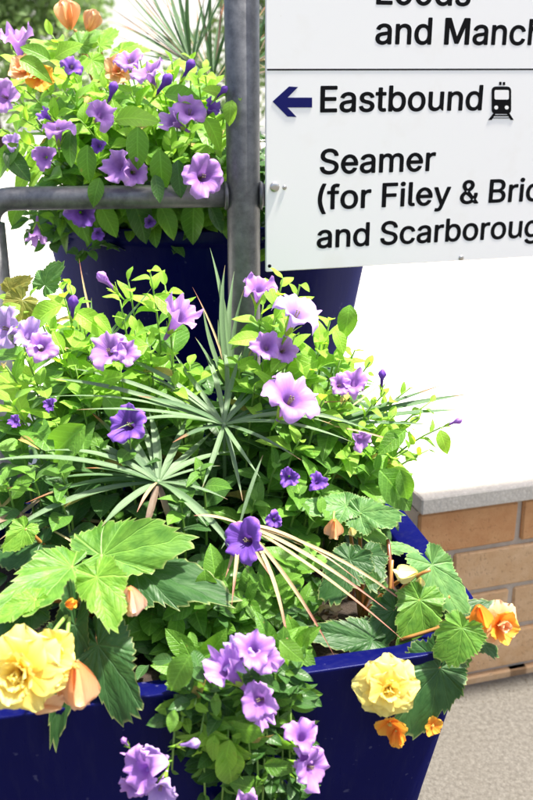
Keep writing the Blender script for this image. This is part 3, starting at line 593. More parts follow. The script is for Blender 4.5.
# ------------------------------------------------------------------ planters
# front: rounded square, tapering down, with a flat lip
RZ = .58
E1 = Vector((.974, .2257, 0)); E2 = Vector((-.2257, .974, 0))
FC = Vector((.28, .881, 0)) - E1 * .34 + E2 * .262            # centre of the rim
def rsq(a, b, r, n=10):
    out = []
    for sx, sy, a0 in ((1, -1, -90), (1, 1, 0), (-1, 1, 90), (-1, -1, 180)):
        for k in range(n + 1):
            t = R(a0 + 90 * k / n); out.append(((a - r) * sx + r * math.cos(t), (b - r) * sy + r * math.sin(t)))
    return out
def planter(name, centre, prof, shape, label, group, soil_z, soil_sc):
    root = empty(name, centre, label, 'planter', group)
    V, Fc = [], []
    n = len(shape(1.0))
    for sc, z in prof:
        for x, y in shape(sc): V.append(Vector((x, y, z)))
    for i in range(len(prof) - 1):
        for k in range(n): Fc.append((i * n + k, i * n + (k + 1) % n, (i + 1) * n + (k + 1) % n, (i + 1) * n + k))
    Fc.append(tuple(range(n))[::-1])
    o = link('planter_body', mesh('planter_body', V, Fc, M['planter']), root)
    md = o.modifiers.new('bevel', 'BEVEL'); md.width = .0016; md.segments = 2; md.angle_limit = R(35)
    S = shape(soil_sc); V = [Vector((0, 0, soil_z + .01))]; Fc = []; m_ = 7
    rs = random.Random(2)
    for j in range(1, m_ + 1):
        for x, y in S: V.append(Vector((x * j / m_, y * j / m_, soil_z + rs.uniform(-.004, .006))))
    for k in range(n): Fc.append((0, 1 + k, 1 + (k + 1) % n))
    for j in range(m_ - 1):
        for k in range(n): Fc.append((1 + j * n + k, 1 + (j + 1) * n + k, 1 + (j + 1) * n + (k + 1) % n, 1 + j * n + (k + 1) % n))
    link('soil', mesh('soil', V, Fc, M['soil']), root)
    return root
A_, B_ = .34, .262
def shF(sc):
    out = []
    for x, y in rsq(A_ * sc, B_ * sc, .11 * sc):
        q = E1 * x + E2 * y; out.append((q.x, q.y))
    return out
prof = [(.72, 0), (.73, .01), (.87, .32), (1.0, RZ - .004), (1.0, RZ), (.885, RZ - .004), (.875, RZ - .01), (.85, RZ - .08)]
front = planter('blue_planter', (FC.x, FC.y, 0), prof, shF, 'glossy dark blue rounded square planter in the foreground with yellow begonias', 'dark blue planters', RZ - .05, .85)
def shB(sc): return [(.33 * sc * math.cos(2 * math.pi * k / 64), .33 * sc * math.sin(2 * math.pi * k / 64)) for k in range(64)]
prof = [(.70, .001), (.71, .012), (.85, .25), (.965, .47), (.985, .475), (1, .48), (1, .5), (.92, .5), (.91, .49), (.9, .43)]
BCc = Vector((-.11, 1.81, WZ))
backp = planter('blue_planter', BCc, prof, shB, 'dark blue round planter on the platform behind the railing and sign', 'dark blue planters', .45, .905)

# ------------------------------------------------------------------ leaf and flower meshes
def leaf_mesh(seed, mat, width=.30, fold=.35, droop=.25, nx=7, ny=2):
    rnd = random.Random(seed); V, Fc, UV = [], [], []
    ph = rnd.uniform(0, 6); cup = rnd.uniform(-.1, .25)
    tw = rnd.uniform(-.25, .25)
    for i in range(nx + 1):
        t = i / nx
        wd = width * (math.sin(math.pi * min(1, t ** .85)) ** .75) * (1.0 if t < .95 else .6) + (.02 if t < .1 else 0)
        if i == nx: wd = .004
        if t < .08: wd = .03
        zc = -droop * t * t + .10 * t
        for j in range(-ny, ny + 1):
            y = wd * j / ny
            z = zc + fold * abs(y) * (1 - .6 * t) + cup * y * y * 2 + .03 * math.sin(ph + 9 * t) * (j / ny) ** 2 + tw * y * t
            V.append(Vector((t, y, z))); UV.append((t, y))
    w = 2 * ny + 1
    for i in range(nx):
        for j in range(w - 1): Fc.append((i * w + j, (i + 1) * w + j, (i + 1) * w + j + 1, i * w + j + 1))
    return mesh('leaf', V, Fc, M[mat], True, UV)
LEAF = {k: [leaf_mesh(s * 7 + h, k, *p) for s, p in enumerate(((.25, .35, .25), (.29, .2, .4), (.22, .5, .15), (.31, .15, .55), (.26, -.1, .3), (.28, .45, .7)))] for h, k in ((1, 'leaf'), (2, 'deep'), (3, 'young'))}

M['dry'] = leaf_mat('petunia_leaf_dry', (.30, .20, .05), (.45, .36, .10), (.5, .4, .1), .3, .6)
LEAF['dry'] = [leaf_mesh(90 + k, 'dry', .20, .9, .9) for k in range(2)]
def begonia_leaf(seed, mat, asym=1.25):
    rnd = random.Random(seed); nA, nR = 216, 6
    V, Fc, UV, E = [Vector((0, 0, 0))], [], [(0, 0)], [0.0]
    ph = rnd.uniform(0, 6); teeth = 19 + seed % 5
    cr = []
    for i in range(nA + 1):
        th = -math.pi * .955 + 2 * math.pi * .955 * i / nA
        a = abs(th)
        r = math.exp(-(a / .50) ** 1.25) * .54 + .46 * (1 - .22 * (a / math.pi)) 
        if a > 2.5: r *= 1 - .55 * ((a - 2.5) / .6) ** 2
        r *= (asym ** .5 if th > 0 else asym ** -.5) if a > .35 else (1 + (asym ** .5 - 1) * th / .35 if th > 0 else 1 + (1 - asym ** -.5) * th / .35)
        tv = th + .22 * math.sin(1.7 * th + 1)
        lob = abs(((tv / R(34)) % 1) - .5) * 2          # 1 on a vein
        r *= 1 + .13 * (lob - .5)
        tt = (th * teeth / math.pi / 1.0) % 1.0
        r *= 1 + (.11 + .05 * math.sin(9 * th + ph)) * (tt - .5) + .05 * math.sin(5 * th + ph)
        cr.append((th, r))
    for k in range(1, nR + 1):
        s = (k / nR) ** .85
        for th, r in cr:
            rs = r * s if k == nR else r * s * (1 if k > nR - 2 else 1)
            x, y = rs * math.cos(th), rs * math.sin(th)
            tv = th + .22 * math.sin(1.7 * th + 1); lob = abs(((tv / R(34)) % 1) - .5) * 2
            z = -.10 * rs * rs + .028 * s * (1 - lob) + .06 * s * s * math.sin(3 * th + ph) + .02 * s * math.sin(8 * th + 2 * ph) * s + .10 * abs(y) * (1 - abs(y))
            V.append(Vector((x, y, z))); UV.append((x, y)); E.append(s)
    n = nA + 1
    for i in range(nA): Fc.append((0, 1 + i, 2 + i))
    for k in range(nR - 1):
        for i in range(nA): Fc.append((1 + k * n + i, 1 + (k + 1) * n + i, 1 + (k + 1) * n + i + 1, 1 + k * n + i + 1))
    return mesh('leaf', V, Fc, M[mat], True, UV, {'edge': E})
BEG = {k: [begonia_leaf(s * 5 + i, k, a) for s, a in enumerate((1.3, .75, 1.1))] for i, k in enumerate(('beg', 'beg_lime', 'beg_dark', 'beg_grey', 'beg_brown'))}

def corolla(seed, mat, openness=1.0, tubel=1.15, ruffle=.09, wilt=0.0):
    rnd = random.Random(seed); nA, nR = 60, 13
    V, Fc, UV, Rd = [], [], [], []
    ph = [rnd.uniform(0, 6.28) for _ in range(4)]; lobe = [rnd.uniform(.9, 1.08) for _ in range(5)]; tilt = [rnd.uniform(-.22, .22) for _ in range(5)]
    for i in range(nR):
        s = i / (nR - 1)
        if s < .45:
            q = s / .45; r0 = .07 + .10 * q + .08 * q ** 3; z0 = -tubel + tubel * .88 * q
        else:
            q = (s - .45) / .55
            ang = q * R(95) * openness
            r0 = .25 + .75 * (math.sin(min(ang, R(90)) * .98) ** .9 if openness > .8 else q * (.35 + .5 * openness)) * (q ** .25)
            z0 = -tubel * .12 + (.30 * math.sin(q * 2.2) if openness > .8 else .55 * q) - .12 * max(0, q - .5)
        for k in range(nA):
            th = 2 * math.pi * k / nA; li = int(((k + nA / 10) % nA) / (nA / 5)) % 5
            notch = abs(math.cos(2.5 * th)) ** .45
            q = max(0, (s - .45) / .55)
            rr_ = r0 * (1 + q * q * ((.74 + .26 * notch) * lobe[li] - 1) + .03 * q * math.sin(th * 15 + ph[3]))
            if wilt: rr_ *= 1 - wilt * q * (.4 + .4 * math.sin(3 * th + ph[0]))
            z = z0 + q * q * (ruffle * math.sin(5 * th + ph[1]) + ruffle * .9 * math.sin(8 * th + ph[0]) + ruffle * .6 * math.sin(13 * th + ph[2]) + tilt[li] * .8 * notch) - .05 * q * (1 - abs(math.cos(2.5 * th)))
            V.append(Vector((z, rr_ * math.cos(th), rr_ * math.sin(th)))); UV.append((th / 6.283, s)); Rd.append(s)
    for i in range(nR - 1):
        for k in range(nA): Fc.append((i * nA + k, i * nA + (k + 1) % nA, (i + 1) * nA + (k + 1) % nA, (i + 1) * nA + k))
    return mesh('flower', V, Fc, M[mat], True, UV, {'rad': Rd})
def bud_mesh(seed, mat):
    V, Fc, UV, Rd = [], [], [], []; nA, nR = 20, 10
    for i in range(nR):
        s = i / (nR - 1)
        r0 = .09 + .05 * s + .16 * math.exp(-((s - .78) / .17) ** 2); 
        if s > .95: r0 *= .5
        for k in range(nA):
            th = 2 * math.pi * k / nA
            r = r0 * (1 + .28 * s * math.cos(5 * (th + 2.2 * s)))
            V.append(Vector((-1 + 1.7 * s, r * math.cos(th), r * math.sin(th)))); UV.append((th / 6.28, s)); Rd.append(.3 + .5 * s)
    for i in range(nR - 1):
        for k in range(nA): Fc.append((i * nA + k, i * nA + (k + 1) % nA, (i + 1) * nA + (k + 1) % nA, (i + 1) * nA + k))
    Fc.append(tuple((nR - 1) * nA + k for k in range(nA)))
    return mesh('flower_bud', V, Fc, M[mat], True, UV, {'rad': Rd})
FL = {}
for m_ in ('lav', 'lav_pale', 'lav_deep'):
    FL[m_, 'open'] = [corolla(s, m_, .92 + .03 * s, 1.15, .13, .06 * s) for s in range(6)]
    FL[m_, 'trumpet'] = [corolla(s + 9, m_, .55 + .06 * s, 1.35, .14, .1 * s) for s in range(4)]
    FL[m_, 'ruffled'] = [corolla(s + 20, m_, .95, .9, .19, .25 + .05 * s) for s in range(5)]
    FL[m_, 'bud'] = [bud_mesh(s, m_) for s in range(1)]
def calyx_mesh():
    parts = []
    for k in range(5):
        a = 2 * math.pi * k / 5
        rx = Matrix.Rotation(a, 3, 'X')
        vs = []
        for t, wd, rr2 in ((0, .03, .05), (.35, .09, .13), (.7, .08, .24), (1.0, .01, .36)):
            for j in (-1, 0, 1): vs.append(rx @ Vector((-1.15 + t * .75, wd * j, rr2 - abs(j) * .02)))
        fs = [(i * 3 + j, (i + 1) * 3 + j, (i + 1) * 3 + j + 1, i * 3 + j + 1) for i in range(3) for j in range(2)]
        parts.append((vs, fs))
    parts.append(tube([Vector((-1.6, 0, 0)), Vector((-1.3, 0, 0)), Vector((-1.1, 0, 0))], [.03, .05, .09], 6))
    V, Fc = join(parts); return mesh('calyx', V, Fc, M['young'], True, [(v.x + 1.2, v.y) for v in V])
CAL = calyx_mesh()
def stamen_mesh():
    parts = []
    for k in range(4):
        a = k * 1.6; e = Vector((-.02, .07 * math.cos(a), .07 * math.sin(a)))
        parts.append(tube([Vector((-.6, 0, 0)), e], [.015, .015], 5)); parts.append(tube([e + Vector((-.02, 0, 0)), e + Vector((.03, 0, 0)), e + Vector((.06, 0, 0))], [.012, .03, .012], 6))
    V, Fc = join(parts); return mesh('stamen', V, Fc, M['stamen'])
STA = stamen_mesh()
cnt = [0]
def petunia_flower(root, pos, face, size, kind='open', mat='lav', label=None):
    """face = the way the flower looks, size = radius in metres"""
    cnt[0] += 1; rnd = random.Random(cnt[0])
    v = FL[mat, kind]; me = v[cnt[0] % len(v)]
    up = Vector((rnd.uniform(-1, 1), rnd.uniform(-.2, .2), 1)); size *= .94
    if kind != 'bud': face = face.normalized() + Vector((rnd.uniform(-.45, .45), rnd.uniform(-.1, .2), rnd.uniform(-.1, .4)))
    o = link('flower' if kind != 'bud' else 'flower_bud', me, root, local(root, frame(pos, face, up, size)))
    if label: o['label'] = label
    link('calyx', CAL, o)
    if kind == 'open': link('stamen', STA, o)
    return o

def petal_mesh(seed, mat, cup=.25, width=.42, back_=0.0, ruffle=.06):
    rnd = random.Random(seed); nx, ny = 8, 4; V, Fc, UV, Rd = [], [], [], []
    ph = rnd.uniform(0, 6)
    for i in range(nx + 1):
        t = i / nx
        wd = width * (math.sin(math.pi * (.06 + .86 * t)) ** .7) * (.55 + .6 * t) if i < nx else width * .42
        for j in range(-ny, ny + 1):
            q = j / ny; y = wd * q
            x = t - .13 * q * q * t * t + .018 * math.sin(7 * q + ph) * t * t
            z = cup * (y * y * 1.8) + cup * .9 * t * t * (1 - t * .55) - back_ * t * t + ruffle * t * math.sin(4 * q + ph) * abs(q) + .045 * t * math.cos(9 * q + ph)
            V.append(Vector((x, y, z))); UV.append((x, y)); Rd.append(t)
    w_ = 2 * ny + 1
    for i in range(nx):
        for j in range(w_ - 1): Fc.append((i * w_ + j, (i + 1) * w_ + j, (i + 1) * w_ + j + 1, i * w_ + j + 1))
    return mesh('petal', V, Fc, M[mat], True, UV, {'rad': Rd})
PET = {m_: [petal_mesh(s, m_, c, w_, b) for s, (c, w_, b) in enumerate(((.12, .56, .30), (.35, .52, .0), (.6, .46, 0), (.9, .40, -.1)))] for m_ in ('yellow', 'cream', 'peach', 'orange', 'pinkish')}
def heart_mesh(mat):
    parts = []
    rs = random.Random(5)
    for k in range(14):
        a = k * 2.4; rr2 = .02 + .012 * k; e = Vector((rr2 * math.cos(a), rr2 * math.sin(a), .26 - rr2 * .5))
        parts.append(tube([Vector((0, 0, 0)), e * .8, e], [.02, .02, .035], 5))
    V, Fc = join(parts); return mesh('flower', V, Fc, M['heart'])
HEART = heart_mesh('yellow')
def double_begonia(root, pos, face, size, rings, mat='yellow', label=None, up=Vector((0, 0, 1)), seed=1, squash=1.0):
    """rings: (petals, tilt from the flower plane, length, mesh variant, colour)"""
    rnd = random.Random(seed)
    o = link('flower', HEART, root, local(root, frame(pos, up - face * up.dot(face.normalized()), face, size)))
    if label: o['label'] = label
    for ri, (n, tilt, L, var, mt) in enumerate(rings):
        for k in range(n):
            a = 2 * math.pi * (k + .5 * ri) / n + rnd.uniform(-.12, .12); tl = R(tilt) + rnd.uniform(-.14, .14)
            d = Vector((math.cos(a) * math.cos(tl), math.sin(a) * math.cos(tl) * squash, math.sin(tl)))
            nn = Vector((-math.cos(a) * math.sin(tl), -math.sin(a) * math.sin(tl), math.cos(tl)))
            nn += Vector((rnd.uniform(-.15, .15), rnd.uniform(-.15, .15), 0))
            l_ = L * rnd.uniform(.92, 1.08)
            link('petal', PET[mt or mat][var], o, frame(Vector((0, 0, .02 * ri)) + d * .04, d, nn, l_, l_ * rnd.uniform(.95, 1.12)))
    return o

def stem(root, pts, r0, r1, mat='stem', name='stem', n=6):
    k = len(pts); o_ = Vector(root.location)
    v, f = tube([p - o_ for p in pts], [lerp(r0, r1, i / (k - 1)) for i in range(k)], n)
    return link(name, mesh(name, v, f, M[mat]), root)
def put_leaf(parent, mw, mat, rnd, name='leaf'):
    if rnd.random() < .022: mat = 'dry'
    return link(name, rnd.choice(LEAF[mat]), parent, mw)
def shoot(root, base, tip, size=.035, n=11, mats=('leaf', 'young'), seed=0, lift=.5, young=4, start=.3, side=None):
    rnd = random.Random(seed * 31 + 5)
    mid = Vector((lerp(base.x, tip.x, lift * .6), lerp(base.y, tip.y, lift * .6), lerp(base.z, tip.z, .75)))
    if tip.z < base.z: mid = Vector((lerp(base.x, tip.x, .7), lerp(base.y, tip.y, .75), max(base.z + .01, lerp(base.z, tip.z, .1))))
    if tip.z < base.z: mid.z = base.z + .09
    mid += Vector((rnd.uniform(-.012, .012), rnd.uniform(-.012, .012), 0))
    pts = [bez(base, mid, tip, i / 9) for i in range(10)]
    st = stem(root, pts, .0022, .0011)
    g = rnd.uniform(0, 6.28); ro = Matrix.Translation(-Vector(root.location))
    for i in range(n):
        t = lerp(start, 1.0, (i / (n - 1)) ** .8)
        p = bez(base, mid, tip, t); tg = (bez(base, mid, tip, min(1, t + .05)) - bez(base, mid, tip, t - .05)).normalized()
        yo = i >= n - young
        k = (i - (n - young)) / max(1, young) if yo else 0
        sz = size * 1.75 * (rnd.uniform(.75, 1.15) * (.65 + .5 * math.sin(math.pi * min(1, t)))) * (1 if not yo else lerp(.85, .5, k))
        g += 2.4 + rnd.uniform(-.3, .3)
        e1 = tg.orthogonal().normalized(); e2 = tg.cross(e1)
        rad = e1 * math.cos(g) + e2 * math.sin(g)
        el = rnd.uniform(.25, .6) if not yo else rnd.uniform(.5, 1.1)
        d = (rad + tg * el).normalized()
        d = (d + Vector((0, -.12, .15))).normalized()
        nrm = (tg * .8 - rad * .3 + Vector((rnd.uniform(-.3, .3), rnd.uniform(-.5, .1), .7)))
        mw = ro @ frame(p, d, nrm, sz)
        put_leaf(st, mw, mats[1] if yo else mats[0], rnd)
    return st

# ------------------------------------------------------------------ plants in the back planter
def rootat(name, loc, label, cat, group=None): return empty(name, loc, label, cat, group)
ZS_B = BCc.z + .455; ZS_F = RZ - .045
def clampB(x, y, r=.26):
    v = Vector((x - BCc.x, y - BCc.y)); 
    if v.length > r: v = v.normalized() * r
    return Vector((BCc.x + v.x, BCc.y + v.y, ZS_B))
def YF(px): return .881 - (.28 - (px - 266.5) / F * .93) * .2317          # depth of the front rim
def clampF(x, y):
    q = Vector((x, y, 0)) - FC; a = max(-.21, min(.21, q.dot(E1))); b_ = max(-.19, min(.19, q.dot(E2)))
    p = FC + E1 * a + E2 * b_; p.z = ZS_F; return p
G1 = 'lavender petunias in the blue planters'
pet_back = [rootat('petunia_plant', clampB(-.33, 1.70), 'lavender petunia at the left of the back planter, spilling over the railing by its bend', 'petunia', G1),
            rootat('petunia_plant', clampB(-.16, 1.66), 'lavender petunia in the middle of the back planter, drooping over the grey rail', 'petunia', G1),
            rootat('petunia_plant', clampB(-.02, 1.70), 'lavender petunia at the right of the back planter, close to the steel post', 'petunia', G1)]
def near(lst, p): return min(lst, key=lambda r: abs(r.location.x - p.x) + .6 * abs(r.location.y - p.y))
sd_ = 100
# (tip px, py, depth, leaf size, number)
for px, py, Y, sz, n in [
    (12, 95, 1.50, .034, 10), (38, 78, 1.50, .038, 11), (60, 62, 1.52, .042, 10), (52, 35, 1.58, .05, 9), (90, 98, 1.47, .036, 12), (65, 92, 1.48, .036, 12), (22, 118, 1.45, .036, 12), (45, 110, 1.45, .038, 11),
    (3, 130, 1.44, .042, 10), (80, 120, 1.43, .038, 11), (115, 118, 1.43, .04, 11), (105, 88, 1.48, .036, 12), (130, 92, 1.47, .036, 12), (150, 75, 1.5, .04, 11), (172, 62, 1.52, .038, 11), (190, 58, 1.52, .032, 11),
    (165, 95, 1.47, .036, 11), (198, 78, 1.47, .038, 10), (205, 70, 1.5, .036, 9), (228, 98, 1.40, .034, 9), (240, 98, 1.38, .026, 7), (215, 118, 1.41, .036, 11), (190, 130, 1.42, .036, 11), (150, 118, 1.43, .038, 12),
    (170, 145, 1.41, .036, 11), (135, 130, 1.42, .038, 11), (100, 138, 1.42, .038, 12), (60, 140, 1.42, .04, 11), (30, 145, 1.42, .042, 11), (10, 160, 1.42, .044, 10), (80, 160, 1.41, .036, 10), (150, 165, 1.42, .036, 10), (215, 150, 1.42, .036, 11), (222, 175, 1.43, .034, 9),
    (12, 50, 1.6, .04, 10), (120, 55, 1.58, .042, 10), (100, 75, 1.52, .036, 11), (75, 78, 1.52, .036, 10), (140, 60, 1.56, .038, 10), (180, 100, 1.46, .034, 12), (25, 90, 1.5, .034, 12)]:
    sd_ += 1; tip = P(px, py, Y); r = near(pet_back, tip); b_ = clampB(lerp(tip.x, BCc.x, .25), tip.y + .10)
    shoot(r, b_, tip, sz * .92, n, ('leaf', 'young'), sd_, .6, 5, .35)
# trailing over the rim below the rail
for px, py, Y, sz, n in [(a_, b_ - 9, c_, d_ * .88, e_) for a_, b_, c_, d_, e_ in [(35, 215, 1.47, .03, 9), (62, 212, 1.47, .03, 9), (95, 222, 1.47, .032, 9), (125, 222, 1.465, .034, 9), (150, 225, 1.465, .034, 9), (175, 215, 1.465, .032, 9), (200, 222, 1.465, .032, 9), (222, 215, 1.465, .03, 8), (18, 205, 1.47, .03, 8), (50, 226, 1.47, .026, 8), (80, 228, 1.47, .03, 9), (225, 195, 1.46, .03, 9), (110, 205, 1.46, .03, 9), (165, 208, 1.46, .03, 9), (275, 262, 1.49, .026, 7)]]:
    sd_ += 1; tip = P(px, py, Y); r = near(pet_back, tip); b_ = clampB(tip.x, tip.y + .08)
    shoot(r, b_, tip, sz, n, ('leaf', 'leaf'), sd_, .6, 3, .45)
# single big leaves: petiole point, tip point, depth, colour
rl = random.Random(3)
def big_leaf(roots, a, b, Y, mat='leaf', nrm=(0, -.8, .6), wd=1.0, dY=0.0):
    p0, p1 = P(*a, Y), P(*b, Y - .015 + dY); r = near(roots, p0); d = p1 - p0
    o = link('leaf', LEAF[mat][rl.choice((0, 1, 3, 5))], r, local(r, frame(p0, d, Vector(nrm) + Vector((rl.uniform(-.25, .25), 0, rl.uniform(-.2, .2))), d.length * 1.08, d.length * 1.08 * wd)))
    return o
for a, b, Y, m_ in [((138, 127), (137, 165), 1.37, 'leaf'), ((160, 150), (162, 188), 1.37, 'leaf'), ((155, 175), (160, 200), 1.365, 'deep'), ((88, 145), (86, 178), 1.38, 'leaf'), ((72, 130), (65, 160), 1.39, 'deep'), ((100, 178), (92, 203), 1.365, 'leaf'),
                    ((20, 145), (-8, 168), 1.38, 'leaf'), ((5, 150), (28, 178), 1.38, 'deep'), ((178, 160), (180, 195), 1.38, 'deep'), ((115, 120), (150, 112), 1.39, 'young'), ((205, 118), (222, 140), 1.39, 'young'), ((165, 95), (195, 92), 1.4, 'leaf'),
                    ((50, 60), (25, 45), 1.5, 'leaf'), ((55, 58), (75, 42), 1.48, 'young'), ((130, 195), (150, 235), 1.44, 'deep'), ((195, 200), (190, 240), 1.44, 'leaf'), ((100, 205), (115, 232), 1.44, 'leaf'), ((160, 205), (175, 235), 1.44, 'leaf'), ((210, 205), (222, 230), 1.44, 'deep'), ((22, 200), (10, 222), 1.44, 'leaf'),
                    ((225, 95), (205, 88), 1.39, 'young'), ((232, 100), (228, 120), 1.37, 'young'), ((20, 60), (45, 70), 1.47, 'leaf')]:
    big_leaf(pet_back, a, b, Y, m_)
def PF(px, py, Y, face, size_px, kind='open', mat='lav', roots=None, label=None):
    p = P(px, py, Y - .018); r = near(roots, p)
    petunia_flower(r, p, Vector(face), size_px / 2 / F * (p.y * CP + (H - p.z) * SP) * 1.08, kind, mat, label)
for a in [(204, 176, 1.365, (.15, -1, .15), 46, 'open', 'lav'), (118, 166, 1.38, (-.2, -1, .1), 40, 'ruffled', 'lav'), (134, 172, 1.385, (.4, -1, -.1), 32, 'open', 'lav'), (44, 157, 1.37, (.1, -1, .2), 30, 'ruffled', 'lav'), (58, 128, 1.39, (-.2, -.6, 1), 38, 'open', 'lav'), (102, 114, 1.40, (.6, -.6, .6), 36, 'ruffled', 'lav'),
          (190, 110, 1.40, (.1, -.7, .7), 38, 'open', 'lav'), (172, 121, 1.395, (-.3, -.7, .5), 36, 'trumpet', 'lav'), (148, 72, 1.47, (0, -.5, 1), 40, 'open', 'lav'), (129, 60, 1.5, (-.2, -.6, .8), 34, 'open', 'lav'), (18, 40, 1.56, (-.5, -.3, .9), 50, 'trumpet', 'lav'), (3, 96, 1.44, (-.4, -.8, .4), 36, 'open', 'lav'), (72, 66, 1.5, (.2, -.6, .6), 26, 'open', 'lav_deep'),
          (12, 142, 1.40, (0, -1, .3), 22, 'ruffled', 'lav_pale'), (82, 213, 1.44, (.1, -1, -.3), 34, 'ruffled', 'lav_deep'), (37, 236, 1.44, (.1, -.5, -1), 30, 'trumpet', 'lav'), (98, 234, 1.45, (0, -1, -.4), 16, 'ruffled', 'lav_deep'), (98, 146, 1.40, (0, -1, 0), 18, 'ruffled', 'lav_deep'), (212, 108, 1.42, (.6, -.6, .6), 26, 'trumpet', 'lav_deep'),
          (188, 69, 1.46, (.5, -.2, .8), 30, 'bud', 'lav_deep'), (164, 84, 1.44, (.6, -.2, .7), 34, 'bud', 'lav_deep'), (112, 92, 1.43, (.4, -.2, .9), 30, 'bud', 'lav_deep'), (222, 92, 1.39, (.6, -.3, .6), 22, 'bud', 'lav_deep'), (45, 115, 1.40, (-.4, -.6, .6), 22, 'trumpet', 'lav_deep'), (150, 222, 1.45, (0, -1, -.4), 14, 'ruffled', 'lav_deep')]:
    PF(*a, roots=pet_back)
# dense lower foliage of each plant
def under(root, boxes, n, mat, size, seed, faces_up=True):
    rnd = random.Random(seed); V, Fc, UV = [], [], []
    me = LEAF[mat][0]; bv = [v.co.copy() for v in me.vertices]; bf = [tuple(p.vertices) for p in me.polygons]
    o_ = Vector(root.location)
    for k in range(n):
        p = boxes(rnd)
        if p is None: continue
        a = rnd.uniform(0, 6.28); d = Vector((math.cos(a), math.sin(a) - .2, rnd.uniform(-.5, .4))); nr = Vector((rnd.uniform(-.5, .5), rnd.uniform(-.8, .1), 1))
        mw = frame(p - o_, d, nr, size * rnd.uniform(.6, 1.2)); o = len(V)
        V += [mw @ v for v in bv]; Fc += [tuple(i + o for i in q) for q in bf]; UV += [(v.x, v.y) for v in bv]
    return tag(link('low_foliage', mesh('low_foliage', V, Fc, M[mat], True, UV), root), kind='stuff')
for i, r in enumerate(pet_back):
    cx = (-.30, -.13, .06)[i]
    def bx(rnd, cx=cx):
        a = rnd.uniform(0, 6.28); q = math.sqrt(rnd.random()); x = cx + .13 * q * math.cos(a); y = 1.66 + .17 * q * math.sin(a)
        v = Vector((x - BCc.x, y - BCc.y)); top = .16 * max(0, 1 - (v.length / .40) ** 2) + .03
        if v.length > .37: return None
        z = BCc.z + .47 + rnd.uniform(0, 1) * top
        if v.length > .325: z = BCc.z + .5 + rnd.uniform(-.05, .04)
        return Vector((x, y, z))
    under(r, bx, 520, 'deep', .04, 40 + i)

# orange begonia at the back
beg_back = rootat('begonia_plant', clampB(-.26, 1.83), 'orange begonia with pale green toothed leaves standing tall behind the petunias of the back planter', 'begonia')
def bleaf(root, a, b, Ya, Yb, nrm, mat='beg', var=0, w_=1.0, stalk=None, sm='stem_red', flip=1):
    p0, p1 = P(*a, Ya), P(*b, Yb); d = p1 - p0; L = d.length * 1.02
    o = link('leaf', BEG[mat][var], root, local(root, frame(p0, d, Vector(nrm), L, L * w_ * flip)))
    if stalk is not None:
        bs = stalk; mid = (p0 + bs) / 2 + Vector((0, .01, .02)); stem(root, [bez(bs, mid, p0 + Vector((0, 0, -.001)), i / 8) for i in range(9)], .003, .0022, sm, 'leaf_stalk')
    return o
bb = Vector(beg_back.location)
for a, b, Ya, Yb, nn, mt, vr in [((100, 45), (118, 30), 1.62, 1.64, (0, -.9, .5), 'beg_lime', 0), ((92, 60), (112, 78), 1.58, 1.56, (0, -.8, .6), 'beg_lime', 1), ((80, 45), (100, 28), 1.6, 1.62, (0, -.9, .5), 'beg', 2), ((120, 52), (150, 45), 1.68, 1.68, (0, -.6, .8), 'beg_lime', 1), ((60, 50), (30, 40), 1.62, 1.6, (0, -.7, .7), 'beg_lime', 0)]:
    bleaf(beg_back, a, b, Ya, Yb, nn, mt, vr, 1, bb)
def begonia_bud(root, pos, up, face, size, mat='peach', n=4, open_=25, label=None, name='flower_bud'):
    """closed flower of broad cupped petals"""
    o = link(name, HEART, root, local(root, frame(pos, up, face, size * .5)))
    rnd = random.Random(int(pos.x * 9999))
    if label: o['label'] = label
    for k in range(n):
        a = 2 * math.pi * k / n; tl = R(open_)
        e = Vector((0, math.cos(a), math.sin(a)))
        d = Vector((math.cos(tl), 0, 0)) + e * math.sin(tl); nn = -e + Vector((math.sin(tl), 0, 0))
        link('petal', PET[mat][2], o, frame(e * .04 + Vector((-.1, 0, 0)), d, nn, 2.0 * rnd.uniform(.9, 1.05), 2.3))
    return o
begonia_bud(beg_back, P(70, 28, 1.62), Vector((-.1, 0, 1)), Vector((0, -1, 0)), .046, 'peach', 5, 22)
begonia_bud(beg_back, P(88, 30, 1.60), Vector((.5, 0, 1)), Vector((0, -1, 0)), .034, 'peach', 4, 20)
double_begonia(beg_back, P(26, 72, 1.5), Vector((-.2, -.6, .6)), .026, [(6, 20, 1, 1, None), (5, 45, .8, 2, None)], 'peach', seed=3)
double_begonia(beg_back, P(40, 78, 1.5), Vector((.2, -.8, .3)), .024, [(6, 20, 1, 1, None)], 'orange', seed=4)
double_begonia(beg_back, P(119, 72, 1.54), Vector((0, -.9, .3)), .026, [(6, 20, 1, 1, None), (4, 50, .8, 2, None)], 'peach', seed=5)
stem(beg_back, [bez(bb, bb + Vector((0, 0, .12)), P(75, 30, 1.62), i / 8) for i in range(9)], .005, .003, 'stem_red')

